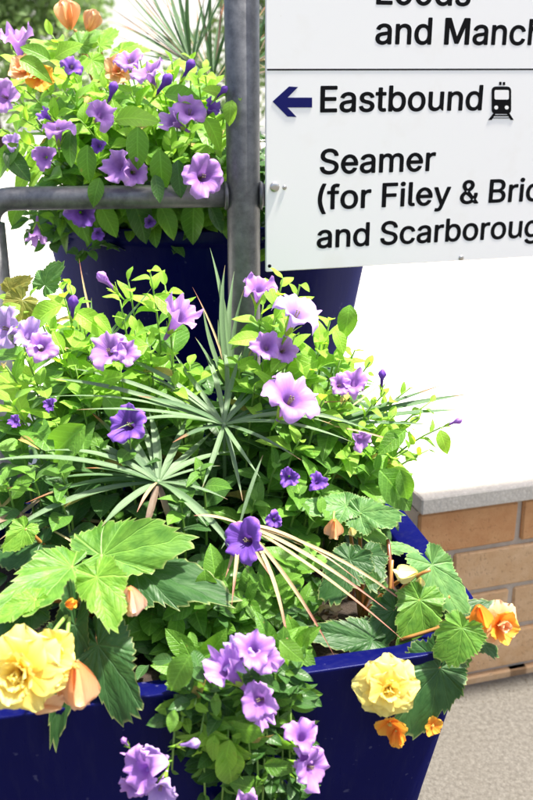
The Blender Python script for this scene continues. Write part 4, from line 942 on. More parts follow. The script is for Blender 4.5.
# ------------------------------------------------------------------ palms
def blade(root_parent, root, pts, width, mat, name='leaflet', fold=.35, up=Vector((0, -.4, 1)), base_w=.45, twist=0):
    """long pleated leaflet along pts"""
    n = len(pts); V, Fc, UV = [], [], []; o_ = Vector(root.location)
    for i, p in enumerate(pts):
        t = i / (n - 1); tg = (pts[min(i + 1, n - 1)] - pts[max(i - 1, 0)]).normalized()
        z = (up - tg * up.dot(tg)).normalized(); y = z.cross(tg)
        if twist: 
            c_, s_ = math.cos(twist * t), math.sin(twist * t); y, z = y * c_ + z * s_, z * c_ - y * s_
        wd = width * .5 * min(1, base_w + (1 - base_w) * t * 4) * (1 if t < .55 else max(.03, 1 - ((t - .55) / .45) ** 1.4))
        for j in (-1, -.5, 0, .5, 1):
            V.append(p - o_ + y * wd * j + z * wd * fold * abs(j)); UV.append((t, j * .5))
    for i in range(n - 1):
        for j in range(4): Fc.append((i * 5 + j, (i + 1) * 5 + j, (i + 1) * 5 + j + 1, i * 5 + j + 1))
    return link(name, mesh(name, V, Fc, M[mat], True, UV), root_parent)
def hub(root, pos, base, mat='blade', r=.0028):
    """petiole with the small knob the leaflets spring from"""
    mid = (pos + base) / 2 + Vector((0, .0, .02)); pts = [bez(base, mid, pos, i / 8) for i in range(9)]
    o_ = Vector(root.location)
    v, f = tube([p - o_ for p in pts], [r * (1.2 - .4 * i / 8) for i in range(9)], 6)
    v2, f2 = tube([pos - o_ + q for q in (Vector((0, .002, -.004)), Vector((0, 0, 0)), Vector((0, -.002, .003)))], [.003, .0052, .002], 8)
    V, Fc = join([(v, f), (v2, f2)])
    return link('leaf', mesh('leaf', V, Fc, M[mat], True, [(.3, 0)] * len(V)), root)
def fan(root, hp, Yh, base, tips, width=.010, mat='blade', seed=1):
    """tips: (px, py, depth, sag, optional colour, optional width)"""
    pos = P(*hp, Yh); h = hub(root, pos, base, mat)
    rnd = random.Random(seed)
    for tp in tips:
        e = P(tp[0], tp[1], tp[2]); sag = tp[3]; mt = tp[4] if len(tp) > 4 and tp[4] else mat; wd = (tp[5] if len(tp) > 5 else width * rnd.uniform(.85, 1.15)) * .74
        e = pos + (e - pos) * (1.16 if width > .009 else 1.05)
        L = (e - pos).length; mid = (pos + e) / 2 + Vector((rnd.uniform(-.10, .10) * L, rnd.uniform(-.08, .08) * L, (sag * 1.3 + rnd.uniform(-.02, .05)) * L))
        blade(h, root, [bez(pos, mid, e, i / 12) for i in range(13)], wd, mt, twist=rnd.uniform(-.6, .6))
G2 = 'fan palms'
palm = rootat('palm_plant', clampF(-.06, 1.18), 'grey green fan palm with long narrow leaflets in the middle of the front planter', 'palm', G2)
pb = Vector(palm.location)
fan(palm, (158, 482), 1.03, pb, [
    (4, 466, .98, .12), (22, 532, .95, .10), (82, 441, 1.06, .06), (45, 500, .98, .10, 'blade_dark'), (112, 400, 1.12, .05), (132, 412, 1.12, .04), (183, 425, 1.12, .04), (205, 438, 1.12, .06), (212, 468, 1.05, .08, None, .006), (218, 497, 1.0, .1, None, .006),
    (60, 455, 1.02, .1), (20, 490, 1.0, .12, 'blade_dark', .007), (150, 420, 1.1, .04), (98, 420, 1.08, .06, 'blade_dark'), (230, 455, 1.08, .08), (200, 520, .98, .1),
    (236, 560, .93, .12), (172, 532, .99, .0, 'blade_brown', .011), (146, 526, .99, .0, 'blade_brown', .012), (110, 520, .97, .05), (188, 455, 1.08, .05), (95, 470, 1.0, .05, 'blade_dark'), (140, 508, .97, .1, 'blade_dead', .006)], .0125, 'blade', 3)
fan(palm, (224, 425), 1.10, pb, [
    (75, 385, 1.08, .1), (115, 360, 1.14, .06), (240, 360, 1.18, .04), (318, 425, 1.08, .1), (350, 430, 1.06, .12), (180, 440, 1.06, .08, 'blade_dark'), (130, 430, 1.04, .1), (222, 350, 1.2, .03), (285, 370, 1.16, .06),
    (98, 412, 1.04, .10), (60, 402, 1.05, .10), (92, 376, 1.10, .08), (130, 372, 1.14, .08), (160, 385, 1.14, .07), (180, 362, 1.17, .05), (200, 350, 1.2, .04), (275, 385, 1.17, .06), (300, 420, 1.12, .08), (335, 440, 1.05, .10), (290, 455, 1.04, .10), (310, 402, 1.15, .08), (255, 470, 1.02, .08), (240, 490, 1.02, .06), (205, 480, 1.02, .05), (262, 372, 1.18, .05), (150, 400, 1.08, .08, 'blade_dark'), (345, 405, 1.12, .06, 'blade_dark')], .0095, 'blade', 4)
fan(palm, (232, 395), 1.17, pb, [(213, 268, 1.24, .0), (226, 283, 1.23, .0), (234, 288, 1.24, .0), (207, 320, 1.2, .02, 'blade'), (220, 330, 1.2, 0), (243, 302, 1.22, 0), (253, 318, 1.2, .0), (200, 345, 1.18, .02), (198, 302, 1.22, .02, 'blade_dead', .004), (265, 330, 1.2, .02, 'blade_dead', .004)], .0095, 'blade', 5)
fan(palm, (325, 425), 1.12, pb, [(436, 387, 1.16, .01, 'blade_dark'), (451, 398, 1.15, .01, 'blade_dark'), (446, 412, 1.13, .02, 'blade_dark'), (395, 372, 1.18, .0, 'blade_dead', .003), (420, 425, 1.1, .0, 'blade_dark', .006), (390, 440, 1.08, .03, 'blade_dead', .004)], .011, 'blade_dark', 6)
fan(palm, (100, 350), 1.17, pb, [(80, 262, 1.22, .0, 'blade_dead', .004), (92, 300, 1.2, .0, 'blade', .006), (150, 290, 1.22, 0, 'blade', .006), (125, 315, 1.2, 0, 'blade', .008), (140, 340, 1.2, 0, 'blade', .008), (30, 345, 1.15, 0, 'blade_dead', .004)], .008, 'blade', 8)
# withered, drooping leaf
fan(palm, (240, 524), .97, pb, [(262, 458, 1.02, .08, 'blade', .006), (196, 516, .95, .08, 'blade_dead', .005),  (232, 602, .88, .10, 'blade_dead'), (226, 575, .92, .05, 'blade_dead'), (288, 655, .84, .16, 'blade_dead'), (380, 606, .90, .12, 'blade_dead'), (397, 636, .90, .14, 'blade_dead'), (355, 580, .92, .12, 'blade_dead'), (330, 650, .87, .15), (410, 610, .92, .13), (300, 545, .95, .08, 'blade'), (222, 548, .95, .05, 'blade'), (270, 575, .93, .08, 'blade_dead')], .0062, 'blade_dead', 9)
fan(palm, (20, 515), 1.0, pb, [(-20, 530, .95, .05, 'blade_brown', .012), (52, 490, 1.02, .0, 'blade_brown', .01), (150, 600, .92, .10, 'blade_dead', .003)], .008, 'blade_brown', 10)
stem(palm, [pb, pb + Vector((0, 0, .05)), pb + Vector((.005, 0, .11))], .014, .009, 'stem_brown', 'trunk', 10)

palm2 = rootat('palm_plant', clampB(-.03, 1.87), 'spiky fan palm with stiff brown tipped leaflets at the back of the rear planter', 'palm', G2)
pb2 = Vector(palm2.location)
rp = random.Random(8)
def rays(hx, hy, a0, a1, n, L0, L1, Yt):
    out = []
    for k in range(n):
        a = R(lerp(a0, a1, (k + rp.uniform(.1, .9)) / n)); L = rp.uniform(L0, L1); c = rp.random()
        out.append((hx + L * math.cos(a), hy - L * math.sin(a), Yt + rp.uniform(-.08, .08), 0, 'blade_dead' if c < .12 else ('blade_brown' if c < .28 else None)) + ((rp.uniform(.003, .006),) if c < .28 else ()))
    return out
fan(palm2, (213, 84), 1.86, pb2, rays(213, 84, 8, 150, 30, 60, 130, 1.88), .0085, 'blade_dark', 11)
fan(palm2, (192, 66), 1.80, pb2, rays(192, 66, 60, 168, 24, 55, 110, 1.80), .0075, 'blade_dark', 12)
fan(palm2, (256, 62), 1.88, pb2, rays(256, 62, -40, 120, 16, 40, 80, 1.88), .0075, 'blade_dark', 13)
stem(palm2, [pb2, pb2 + Vector((0, 0, .05)), pb2 + Vector((.005, 0, .10))], .016, .011, 'stem_brown', 'trunk', 10)

# ------------------------------------------------------------------ petunias of the front planter
pet = [rootat('petunia_plant', clampF(-.24, 1.16), 'lavender petunia at the far left of the front planter, below the rail bend', 'petunia', G1),
       rootat('petunia_plant', clampF(-.12, 1.24), 'lavender petunia rising in front of the back planter, left of the steel post', 'petunia', G1),
       rootat('petunia_plant', clampF(.03, 1.27), 'tall lavender petunia just below the lower left corner of the sign', 'petunia', G1),
       rootat('petunia_plant', clampF(.13, 1.20), 'bushy petunia overhanging the right edge of the front planter before the pale platform', 'petunia', G1),
       rootat('petunia_plant', clampF(-.01, .93), 'petunia trailing down the front face of the near planter with pale flowers', 'petunia', G1),
       rootat('petunia_plant', clampF(-.13, 1.02), 'dark leaved petunia under the fan palm in the middle of the near planter', 'petunia', G1)]
UP = pet[:4]
shoots = [ # px, py, Y, leaf size, n
    (8, 300, 1.2, .036, 10), (30, 300, 1.18, .034, 10), (62, 290, 1.18, .036, 11), (70, 285, 1.2, .034, 9), (45, 320, 1.15, .036, 11), (82, 318, 1.15, .036, 11), (90, 340, 1.13, .036, 11), (60, 345, 1.12, .038, 11), (25, 355, 1.12, .038, 11), (5, 365, 1.1, .04, 10), (75, 365, 1.1, .036, 11), (100, 370, 1.11, .034, 10), (40, 385, 1.08, .04, 10), (10, 400, 1.06, .042, 10), (80, 395, 1.08, .036, 10), (55, 420, 1.06, .036, 9),
    (150, 272, 1.2, .04, 11), (128, 280, 1.2, .034, 9), (165, 285, 1.19, .036, 9), (120, 300, 1.18, .034, 10), (135, 330, 1.15, .036, 11), (150, 345, 1.14, .034, 11), (170, 355, 1.13, .034, 10), (120, 365, 1.12, .034, 10), (190, 365, 1.15, .034, 10), (175, 385, 1.12, .032, 9), (145, 360, 1.14, .034, 9),
    (283, 278, 1.18, .036, 11), (300, 285, 1.17, .032, 9), (263, 305, 1.17, .036, 9), (275, 318, 1.16, .034, 10), (295, 335, 1.14, .038, 11), (330, 320, 1.16, .034, 11), (345, 325, 1.16, .03, 9), (320, 345, 1.14, .036, 10), (265, 345, 1.14, .036, 10), (285, 365, 1.12, .036, 10), (310, 370, 1.12, .038, 10), (255, 385, 1.12, .034, 9), (340, 360, 1.14, .034, 10), (240, 365, 1.15, .034, 9), (325, 395, 1.1, .034, 10),
    (355, 350, 1.17, .026, 10), (370, 362, 1.17, .026, 10), (385, 392, 1.15, .026, 10), (410, 388, 1.15, .024, 9), (430, 402, 1.14, .026, 9), (440, 428, 1.13, .026, 9), (418, 418, 1.13, .028, 10), (395, 415, 1.12, .028, 10), (372, 405, 1.12, .03, 10), (360, 430, 1.1, .032, 10), (385, 440, 1.09, .03, 10), (408, 450, 1.1, .028, 9), (428, 450, 1.12, .024, 8), (350, 455, 1.08, .032, 10), (375, 470, 1.07, .034, 10), (400, 480, 1.08, .03, 9), (345, 400, 1.12, .034, 10),
    (330, 470, 1.05, .032, 9), (300, 440, 1.08, .034, 10), (280, 460, 1.06, .034, 9), (255, 500, 1.03, .03, 8), (300, 495, 1.03, .032, 9), (325, 510, 1.01, .03, 8)]
for px, py, Y, sz, n in shoots:
    sd_ += 1; tip = P(px, py, Y); r = near(UP, tip); b_ = clampF(lerp(tip.x, FC.x, .2), tip.y + .04)
    deepish = py > 430 or (px < 120 and py > 390)
    shoot(r, b_, tip, sz * .92, n, ('leaf', 'leaf' if py > 455 else 'young'), sd_, .6, 4 if deepish else 5, .3)
for px, py, Y, sz, n in [(20, 440, 1.04, .038, 9), (60, 470, 1.0, .036, 9), (100, 450, 1.04, .034, 9), (130, 440, 1.05, .034, 9), (30, 470, 1.0, .036, 8), (180, 500, 1.0, .032, 9), (200, 470, 1.03, .032, 8), (150, 560, .95, .032, 9), (190, 600, .93, .034, 10), (205, 625, .92, .03, 9), (165, 625, .92, .032, 9), (230, 615, .93, .03, 9), (150, 590, .94, .03, 8), (215, 580, .95, .03, 8), (248, 600, .93, .028, 9), (270, 590, .94, .03, 8), (300, 560, .97, .03, 8), (60, 500, .98, .034, 8), (125, 600, .95, .03, 8), (180, 650, .9, .026, 9), (5, 480, 1.0, .036, 8), (300, 610, .93, .022, 8)]:
    sd_ += 1; tip = P(px, py, Y); r = near(pet[4:], tip) if py > 540 else pet[5]; b_ = clampF(tip.x, tip.y + .04)
    shoot(r, b_, tip, sz * .9, n, ('deep' if py < 540 else 'leaf', 'leaf'), sd_, .6, 4, .3)
# trailing shoots over the lip
for px, py, off, sz, n in [(180, 690, .02, .026, 11), (195, 705, .035, .028, 12), (212, 735, .04, .034, 12), (228, 762, .045, .034, 12), (182, 722, .03, .026, 11), (198, 750, .04, .028, 11), (172, 770, .03, .018, 9), (240, 700, .03, .024, 11), (262, 690, .03, .022, 12), (285, 672, .02, .022, 12), (297, 695, .025, .022, 12), (278, 720, .03, .022, 12), (268, 745, .04, .024, 12), (292, 752, .03, .022, 11), (258, 775, .045, .026, 12), (282, 790, .035, .024, 11), (235, 792, .045, .026, 12), (205, 795, .035, .022, 10), (303, 662, .01, .02, 11), (262, 815, .045, .028, 11), (242, 735, .045, .026, 11), (290, 778, .03, .02, 10), (222, 800, .04, .026, 10), (250, 755, .045, .024, 11), (215, 700, .04, .026, 11), (270, 665, .01, .022, 10), (275, 820, .04, .024, 10)]:
    sd_ += 1; Y = YF(px) - off; tip = P(px, py, Y); b_ = clampF(lerp(tip.x, -.01, .25), .93)
    shoot(pet[4], b_, tip, sz * .85, n, ('leaf', 'young' if py in (705, 735, 762, 750, 722) else 'leaf'), sd_, .6, 4, .4)
for a, b, Y, m_ in [((85, 425), (42, 462), 1.03, 'leaf'), ((95, 315), (108, 325), 1.12, 'young'), ((178, 612), (175, 645), .9, 'leaf'), ((195, 600), (165, 618), .9, 'leaf'), ((190, 655), (168, 690), 0.753, 'leaf'), ((205, 570), (208, 605), .92, 'leaf'), ((190, 632), (195, 650), .88, 'leaf'), ((105, 395), (125, 420), 1.08, 'leaf'), ((90, 385), (120, 375), 1.1, 'young'), ((20, 305), (-5, 322), 1.14, 'young'),
                    ((62, 305), (22, 322), 1.13, 'young'), ((75, 312), (105, 328), 1.12, 'young'), ((262, 338), (232, 340), 1.12, 'young'), ((318, 360), (285, 376), 1.13, 'young'), ((335, 330), (345, 350), 1.13, 'young'), ((350, 305), (345, 335), 1.15, 'leaf'), ((405, 430), (380, 452), 1.08, 'leaf'), ((390, 430), (392, 455), 1.08, 'leaf'), ((440, 430), (447, 452), 1.11, 'young'), ((400, 470), (410, 500), 1.05, 'leaf'), ((380, 470), (415, 508), 1.05, 'leaf'),
                    ((155, 295), (185, 318), 1.16, 'young'), ((148, 345), (110, 352), 1.14, 'young'), ((230, 740), (222, 775), 0.762, 'young'), ((225, 745), (235, 790), 0.761, 'young'), ((215, 735), (210, 760), 0.759, 'young'), ((175, 710), (170, 730), 0.749, 'leaf'), ((280, 640), (300, 660), 0.774, 'leaf'), ((265, 765), (290, 770), 0.771, 'leaf'), ((262, 790), (240, 785), 0.770, 'leaf')]:
    big_leaf(pet, a, b, Y, m_)
for a in [(4, 328, 1.12, (-.5, -.8, .6), 50, 'open', 'lav_pale'), (30, 335, 1.11, (.2, -.7, .7), 40, 'ruffled', 'lav_pale'), (42, 347, 1.10, (.3, -.7, .6), 34, 'open', 'lav'), (73, 306, 1.12, (.2, -.3, 1), 34, 'bud', 'lav_deep'), (106, 281, 1.17, (-.6, -.3, .8), 34, 'bud', 'lav'), (108, 350, 1.10, (-.3, -.7, .7), 44, 'open', 'lav'), (126, 352, 1.10, (.6, -.6, .3), 34, 'ruffled', 'lav'),
          (180, 316, 1.15, (.35, -.55, .8), 54, 'trumpet', 'lav'), (258, 288, 1.16, (-.2, -.6, .8), 42, 'ruffled', 'lav'), (298, 312, 1.13, (.2, -.5, 1), 56, 'open', 'lav_pale'), (292, 398, 1.07, (.1, -.7, .8), 62, 'open', 'lav'), (266, 346, 1.12, (-.2, -.9, .3), 36, 'ruffled', 'lav'), (284, 350, 1.14, (.3, -.9, .3), 30, 'open', 'lav'), (128, 424, 1.06, (-.1, -.9, .6), 46, 'open', 'lav_deep'), (245, 540, .95, (-.2, -.9, .3), 50, 'open', 'lav_deep'), (274, 520, .99, (.3, -.9, .1), 20, 'ruffled', 'lav_deep'),
          (15, 421, 1.05, (0, -1, .3), 16, 'ruffled', 'lav_deep'), (354, 382, 1.13, (.3, -.7, .6), 36, 'ruffled', 'lav'), (361, 440, 1.09, (.1, -.9, .1), 26, 'ruffled', 'lav'), (382, 378, 1.14, (0, -.1, 1), 26, 'bud', 'lav_deep'), (455, 422, 1.11, (.9, -.2, .5), 22, 'bud', 'lav'), (289, 477, 1.02, (0, -1, .2), 24, 'ruffled', 'lav_deep'), (318, 482, 1.0, (.2, -1, .3), 24, 'ruffled', 'lav_deep'), (50, 405, 1.06, (0, -1, .4), 18, 'ruffled', 'lav_deep'), (340, 385, 1.12, (.3, -.8, .4), 24, 'open', 'lav'),
          (225, 668, 0.776, (-.25, -.4, .9), 62, 'trumpet', 'lav'), (254, 650, 0.783, (.1, -.8, .7), 48, 'ruffled', 'lav'), (258, 700, 0.759, (-.4, -.9, .2), 44, 'open', 'lav'), (301, 735, 0.769, (.0, -.5, .9), 44, 'ruffled', 'lav'), (313, 768, 0.772, (.8, -.6, -.1), 46, 'open', 'lav'), (142, 770, 0.732, (-.6, -.8, .1), 54, 'ruffled', 'lav'), (160, 790, 0.736, (.2, -.6, -.4), 40, 'open', 'lav_pale'), (247, 806, 0.757, (-.1, -.9, .2), 40, 'ruffled', 'lav'), (190, 744, 0.743, (.9, -.3, .4), 32, 'bud', 'lav_pale'), (238, 655, .79, (-.4, -.6, .7), 44, 'ruffled', 'lav_pale'), (268, 658, .79, (.5, -.6, .6), 40, 'ruffled', 'lav'), (262, 715, .765, (.3, -.8, -.2), 36, 'trumpet', 'lav'), (306, 755, .775, (.2, -.8, .1), 36, 'ruffled', 'lav'), (150, 760, .745, (.1, -.8, .4), 40, 'ruffled', 'lav_pale'), (135, 785, .74, (-.4, -.8, -.2), 36, 'ruffled', 'lav'), (125, 742, 0.728, (-.3, -.4, 1), 20, 'bud', 'lav')]:
    PF(*a, roots=pet)
def mound(x, y):
    t = (y - .85) / .4
    return RZ - .03 + .22 * max(0, min(1, (t - .25) / .8)) ** 1.1
for i, r in enumerate(pet):
    if i == 4:
        def bx(rnd):
            s_ = rnd.random()
            if s_ < .6:
                py = rnd.uniform(660, 830); px = rnd.uniform(172 + max(0, py - 740) * .5, 305)
                if (px - 240) ** 2 / 4900 > 1: return None
                return P(px, py, YF(px) - rnd.uniform(.005, .03))
            x = rnd.uniform(-.14, .06); y = rnd.uniform(.91, 1.05); return Vector((x, y, RZ - .03 + rnd.uniform(0, .06)))
        under(r, bx, 420, 'deep', .03, 60)
        continue
    cx, cy = r.location.x, r.location.y
    def bx(rnd, cx=cx, cy=cy):
        x = cx + rnd.gauss(0, .065); y = cy + rnd.gauss(0, .07); q = Vector((x, y, 0)) - FC
        if abs(q.dot(E1)) > .29 or q.dot(E2) > .27 or q.dot(E2) < -.17: return None
        if q.dot(E1) > .12 and q.dot(E2) < 0: return None
        return Vector((x, y, lerp(RZ - .03, mound(x, y), rnd.random() ** .6)))
    under(r, bx, 520, 'deep', .038, 60 + i)

# ------------------------------------------------------------------ begonias of the front planter
begL = rootat('begonia_plant', clampF(-.22, 1.0), 'yellow begonia with big pale green toothed leaves at the left of the near planter', 'begonia', 'begonias of the near planter')
bl = Vector(begL.location)
for a, b, Ya, Yb, nn, mt, vr, wd, fl in [
    ((72, 567), (-8, 604), .87, .79, (-.1, -.55, .85), 'beg', 0, .85, 1),
    ((102, 556), (190, 547), .93, .92, (0, -.6, .8), 'beg', 1, .85, -1),
    ((97, 577), (118, 628), .82, .78, (.1, -.85, .5), 'beg_lime', 2, 1.0, 1),
    ((135, 565), (232, 592), .94, .90, (.1, -.5, .9), 'beg_dark', 1, .75, 1),
    ((98, 645), (124, 730), .80, .755, (.1, -.95, .25), 'beg_dark', 0, .8, 1),
    ((62, 640), (45, 690), .80, .77, (0, -.95, .3), 'beg_dark', 2, 1.2, 1),
    ((30, 605), (-15, 632), .82, .79, (0, -.7, .6), 'beg_dark', 0, 1, 1),
    ((35, 600), (-5, 622), .81, .78, (-.1, -.5, .8), 'beg_lime', 1, .7, 1),
    ((25, 528), (5, 552), .95, .93, (.3, -.7, .6), 'beg_lime', 2, 1.1, 1),
    ((40, 545), (-10, 560), .96, .95, (0, -.5, .9), 'beg_dark', 2, 1, 1),
    ((10, 290), (28, 275), 1.2, 1.2, (.2, -.9, .4), 'beg_brown', 1, 1.2, 1),
    ((22, 300), (-2, 320), 1.17, 1.16, (.2, -.8, .4), 'beg_brown', 0, 1.3, 1),
    ((45, 285), (62, 262), 1.2, 1.2, (.2, -.9, .4), 'beg_grey', 2, 1.0, 1),
    ((75, 625), (58, 742), .80, .755, (0, -.95, .3), 'beg_dark', 1, .35, 1)]:
    bleaf(begL, a, b, Ya, Yb, nn, mt, vr, wd, bl if a[1] > 400 else None, flip=fl)
bs = P(70, 612, .81)
stem(begL, [bez(bl, bl + Vector((0, 0, .08)), bs, i / 9) for i in range(10)], .006, .004, 'stem_red')
YR = [(7, 0, 1.05, 0, None), (6, 18, .95, 0, None), (6, 34, .82, 1, None), (5, 52, .66, 1, None), (4, 70, .48, 2, None)]
p1 = P(22, 672, .72)
double_begonia(begL, p1, Vector((-.15, -.95, .35)), .038, YR, 'yellow', 'large pale yellow double flower hanging at the left edge', seed=2)
double_begonia(begL, P(50, 655, .745), Vector((.3, -.85, .6)), .03, [(6, 20, 1, 1, None), (5, 50, .8, 2, None)], 'yellow', seed=6)
o = double_begonia(begL, P(35, 705, .73), Vector((-.1, -.8, -.5)), .03, [(5, -5, 1, 0, None)], 'peach', 'drooping peach and yellow petals below the yellow flower', seed=8)
begonia_bud(begL, P(76, 664, .735), Vector((.0, 0, -1)), Vector((0, -1, 0)), .046, 'peach', 4, 26, 'hanging peach flower of two broad petals')
begonia_bud(begL, P(86, 686, .745), Vector((1, 0, -.25)), Vector((0, -1, 0)), .0145, 'pinkish', 4, 22, 'small pink bud')
begonia_bud(begL, P(130, 588, .81), Vector((.1, 0, -1)), Vector((0, -1, 0)), .032, 'pinkish', 4, 24, 'pinkish peach bud hanging from under the leaves')
begonia_bud(begL, P(66, 604, .80), Vector((.8, -.3, .2)), Vector((0, -.6, 1)), .013, 'orange', 3, 30)
for a, b in (((70, 612, .81), (66, 665, .748)), ((70, 612, .81), (45, 645, .75)), ((66, 655, .752), (84, 684, .748)), ((100, 600, .84), (126, 588, .825))):
    a_, b2 = P(*a), P(*b); stem(begL, [bez(a_, (a_ + b2) / 2 + Vector((0, -.006, .006)), b2, i / 7) for i in range(8)], .0025, .0018, 'stem', 'flower_stalk')

begR = rootat('begonia_plant', clampF(.14, 1.0), 'yellow and orange begonia at the right corner of the near planter, beside the brick wall', 'begonia', 'begonias of the near planter')
br = Vector(begR.location)
for a, b, Ya, Yb, nn, mt, vr, wd, fl in [
    ((360, 512), (402, 516), 1.02, 1.0, (.2, -.7, .7), 'beg_grey', 0, 1.0, -1),
    ((346, 506), (298, 506), 1.03, 1.02, (0, -.5, .9), 'beg_grey', 2, .8, 1),
    ((350, 520), (392, 540), 1.02, 1.0, (.2, -.7, .7), 'beg', 1, .7, 1),
    ((380, 545), (420, 552), 1.0, 1.0, (.1, -.3, 1), 'beg_grey', 2, .6, 1),
    ((432, 565), (470, 617), .95, .92, (.35, -.75, .6), 'beg_grey', 1, .95, 1),
    ((420, 600), (405, 652), .92, .89, (.1, -.9, .45), 'beg', 2, 1.05, 1),
    ((440, 668), (414, 744), .86, .82, (.15, -.93, .3), 'beg_dark', 0, 1.0, -1),
    ((455, 635), (462, 680), .89, .87, (.3, -.85, .4), 'beg', 2, 1.15, 1),
    ((372, 640), (305, 636), .90, .88, (0, -.6, .8), 'beg_dark', 1, .65, 1),
    ((350, 560), (318, 600), .96, .93, (0, -.6, .8), 'beg_dark', 0, 1.0, 1),
    ((365, 555), (378, 590), .97, .93, (0, -.7, .7), 'beg_dark', 2, 1.1, 1),
    ((395, 610), (375, 652), .92, .90, (0, -.8, .5), 'beg_dark', 1, 1.0, 1),
    ((470, 630), (500, 655), .90, .89, (.3, -.7, .6), 'beg_dark', 2, 1.0, 1),
    ((462, 628), (435, 662), .86, .845, (.1, -.9, .5), 'beg', 0, 1.3, 1),
    ((452, 622), (490, 600), .93, .95, (.1, -.6, .8), 'beg_dark', 1, 1.0, 1),
    ((378, 590), (372, 572), .94, .94, (.2, -.9, .3), 'beg_grey', 0, 1.3, 1)]:
    bleaf(begR, a, b, Ya, Yb, nn, mt, vr, wd, br if random.random() < .6 else None, flip=fl)
YR2 = [(8, 0, 1.0, 0, None), (7, 14, .84, 0, None), (6, 30, .68, 0, None), (5, 48, .5, 1, None), (3, 66, .36, 2, None)]
double_begonia(begR, P(388, 688, .805), Vector((.0, -.93, .38)), .034, YR2, 'yellow', 'open yellow double flower in front of the blue planter', seed=11)
begonia_bud(begR, P(396, 730, .815), Vector((.1, -.1, -1)), Vector((0, -1, 0)), .021, 'orange', 5, 34, 'orange flower hanging below the yellow one')
double_begonia(begR, P(390, 722, .82), Vector((-.1, -.9, -.2)), .02, [(5, 15, 1, 1, None)], 'orange', seed=12)
begonia_bud(begR, P(478, 606, .88), Vector((.25, -.2, -1)), Vector((0, -1, .2)), .030, 'orange', 4, 28, 'orange hanging flower at the right')
double_begonia(begR, P(498, 624, .885), Vector((.3, -.9, .3)), .027, [(6, 8, 1, 0, None), (5, 30, .85, 1, 'orange'), (4, 55, .6, 2, None)], 'peach', seed=14)
begonia_bud(begR, P(334, 520, .98), Vector((.0, 0, -1)), Vector((0, -1, 0)), .026, 'peach', 4, 24, 'peach bud under a grey green leaf')
begonia_bud(begR, P(351, 528, .98), Vector((.3, 0, -1)), Vector((0, -1, 0)), .011, 'cream', 4, 18)
begonia_bud(begR, P(416, 572, .92), Vector((-1, 0, -.2)), Vector((0, -1, .2)), .026, 'cream', 4, 28, 'round cream bud beside the toothed leaf')
begonia_bud(begR, P(420, 578, .93), Vector((0, 0, -1)), Vector((0, -1, .2)), .014, 'cream', 4, 20)
begonia_bud(begR, P(440, 650, .87), Vector((0, -.2, 1)), Vector((0, -1, .2)), .012, 'orange', 4, 26)
begonia_bud(begR, P(455, 640, .87), Vector((.2, -.2, 1)), Vector((0, -1, .2)), .012, 'cream', 4, 20)
double_begonia(begR, P(432, 725, .835), Vector((.2, -.9, .2)), .012, [(5, 15, 1, 1, None)], 'orange', seed=15)
for pts, m_, r0 in (([(392, 600, .95), (390, 560, .97), (388, 540, 1.0)], 'stem_brown', .0035), ([(385, 680, .9), (386, 640, .92), (392, 560, .96)], 'stem_red', .003), ([(395, 640, .92), (410, 597, .94), (450, 597, .93)], 'stem_red', .003),
                   ([(350, 600, .97), (356, 575, .98), (350, 545, 1.0)], 'stem_brown', .004), ([(405, 620, .92), (415, 595, .92), (432, 568, .95)], 'stem', .003), ([(392, 610, .94), (400, 580, .94), (430, 570, .93)], 'stem_red', .003), ([(334, 512, 1.0), (333, 518, .99), (334, 525, .98)], 'stem', .002), ([(400, 640, .9), (450, 625, .89), (484, 612, .89)], 'stem_red', .0025), ([(400, 650, .9), (396, 670, .87), (390, 688, .815)], 'stem', .0025)):
    q = [P(*p) for p in pts]; stem(begR, [bez(q[0], q[1], q[2], i / 8) for i in range(9)], r0, r0 * .7, m_)
# withered blossom on the soil
V, Fc = [], []; rr_ = random.Random(9); 
for k in range(16):
    p = P(326 + rr_.uniform(-14, 12), 618 + rr_.uniform(-10, 8), .95) ; a = rr_.uniform(0, 6); o = len(V); s_ = rr_.uniform(.007, .014)
    for u in range(4):
        for v_ in range(4):
            V.append(p + Vector((math.cos(a) * (u - 1.5) - math.sin(a) * (v_ - 1.5), (math.sin(a) * (u - 1.5) + math.cos(a) * (v_ - 1.5)) * .6, rr_.uniform(-.6, .9))) * s_ * .5)
    Fc += [(o + u * 4 + v_, o + (u + 1) * 4 + v_, o + (u + 1) * 4 + v_ + 1, o + u * 4 + v_ + 1) for u in range(3) for v_ in range(3)]
tag(link('withered_blossom', mesh('withered_blossom', V, Fc, M['husk'])), 'crumpled straw coloured withered blossom lying in the near planter by the begonia leaf', 'dead blossom')

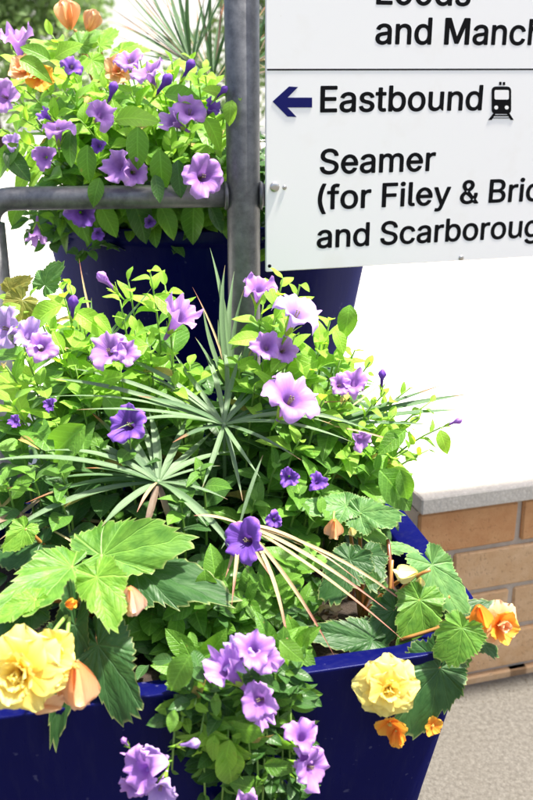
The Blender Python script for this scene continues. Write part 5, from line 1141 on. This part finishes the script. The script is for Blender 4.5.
# ------------------------------------------------------------------ far background
def shrub(name, x, y, w_, h, n, seed, label):
    root = empty(name, (x, y, WZ), label, 'shrub', 'shrubs far behind the planters'); rnd = random.Random(seed)
    cl = [(rnd.uniform(-w_, w_) * .8, rnd.uniform(-.5, .5), rnd.uniform(.25, .95) * h, rnd.uniform(.25, .5)) for _ in range(26)]
    V, Fc, UV = [], [], []
    for k in range(n):
        c = rnd.choice(cl); v = Vector((rnd.gauss(0, 1), rnd.gauss(0, 1), rnd.gauss(0, 1))).normalized() * c[3] * rnd.random() ** .4
        p = Vector((c[0], c[1], c[2])) + v
        if p.z < .02: continue
        d = Vector((rnd.gauss(0, 1), rnd.gauss(0, 1), rnd.gauss(0, 1))); nr = Vector((rnd.gauss(0, 1), rnd.gauss(0, 1), 1.2))
        mw = frame(p, d, nr, rnd.uniform(.05, .1)); o = len(V)
        for q in ((0, 0, 0), (.5, .28, .05), (1, 0, -.1), (.5, -.28, .05)): V.append(mw @ Vector(q)); UV.append((q[0], q[1]))
        Fc.append((o, o + 1, o + 2, o + 3))
    tag(link('foliage', mesh('foliage', V, Fc, M['hedge'], False, UV), root), kind='stuff')
    for k in range(4):
        a = rnd.uniform(-.3, .3); v, f = tube([Vector((a, 0, 0)), Vector((a * 1.5, .05, h * .4)), Vector((a * 3, 0, h * .8))], [.03, .02, .008], 7); link('trunk', mesh('trunk', v, f, M['bark']), root)
for i, (x, y, w_, h, lb) in enumerate([(-3.1, 7.6, 1.2, 2.6, 'blurred green shrub at the far left behind the back planter'), (-1.95, 7.9, .55, 2.4, 'blurred green shrub left of the white wall gap'), (.2, 7.5, .8, 2.3, 'blurred shrub behind the steel post and sign'), (2.8, 8.2, 1.2, 2.5, 'shrub hidden mostly by the station sign'), (-5.2, 8.5, 1.2, 2.7, 'shrub at the far end, left of the other shrubs')]):
    shrub('shrub', x, y, w_, h, 14000, 20 + i, lb)
wl = empty('white_wall', (0, 11, WZ), 'white rendered wall seen blurred through the gap between the shrubs', 'wall')
v, f = box((-7, 0, 0), (5, .2, 2.6)); link('wall', mesh('wall', v, f, M['render'], False), wl)
v, f = box((-7.03, -.03, 2.603), (5.03, .23, 2.68)); link('wall_coping', mesh('wall_coping', v, f, M['coping'], False), wl)
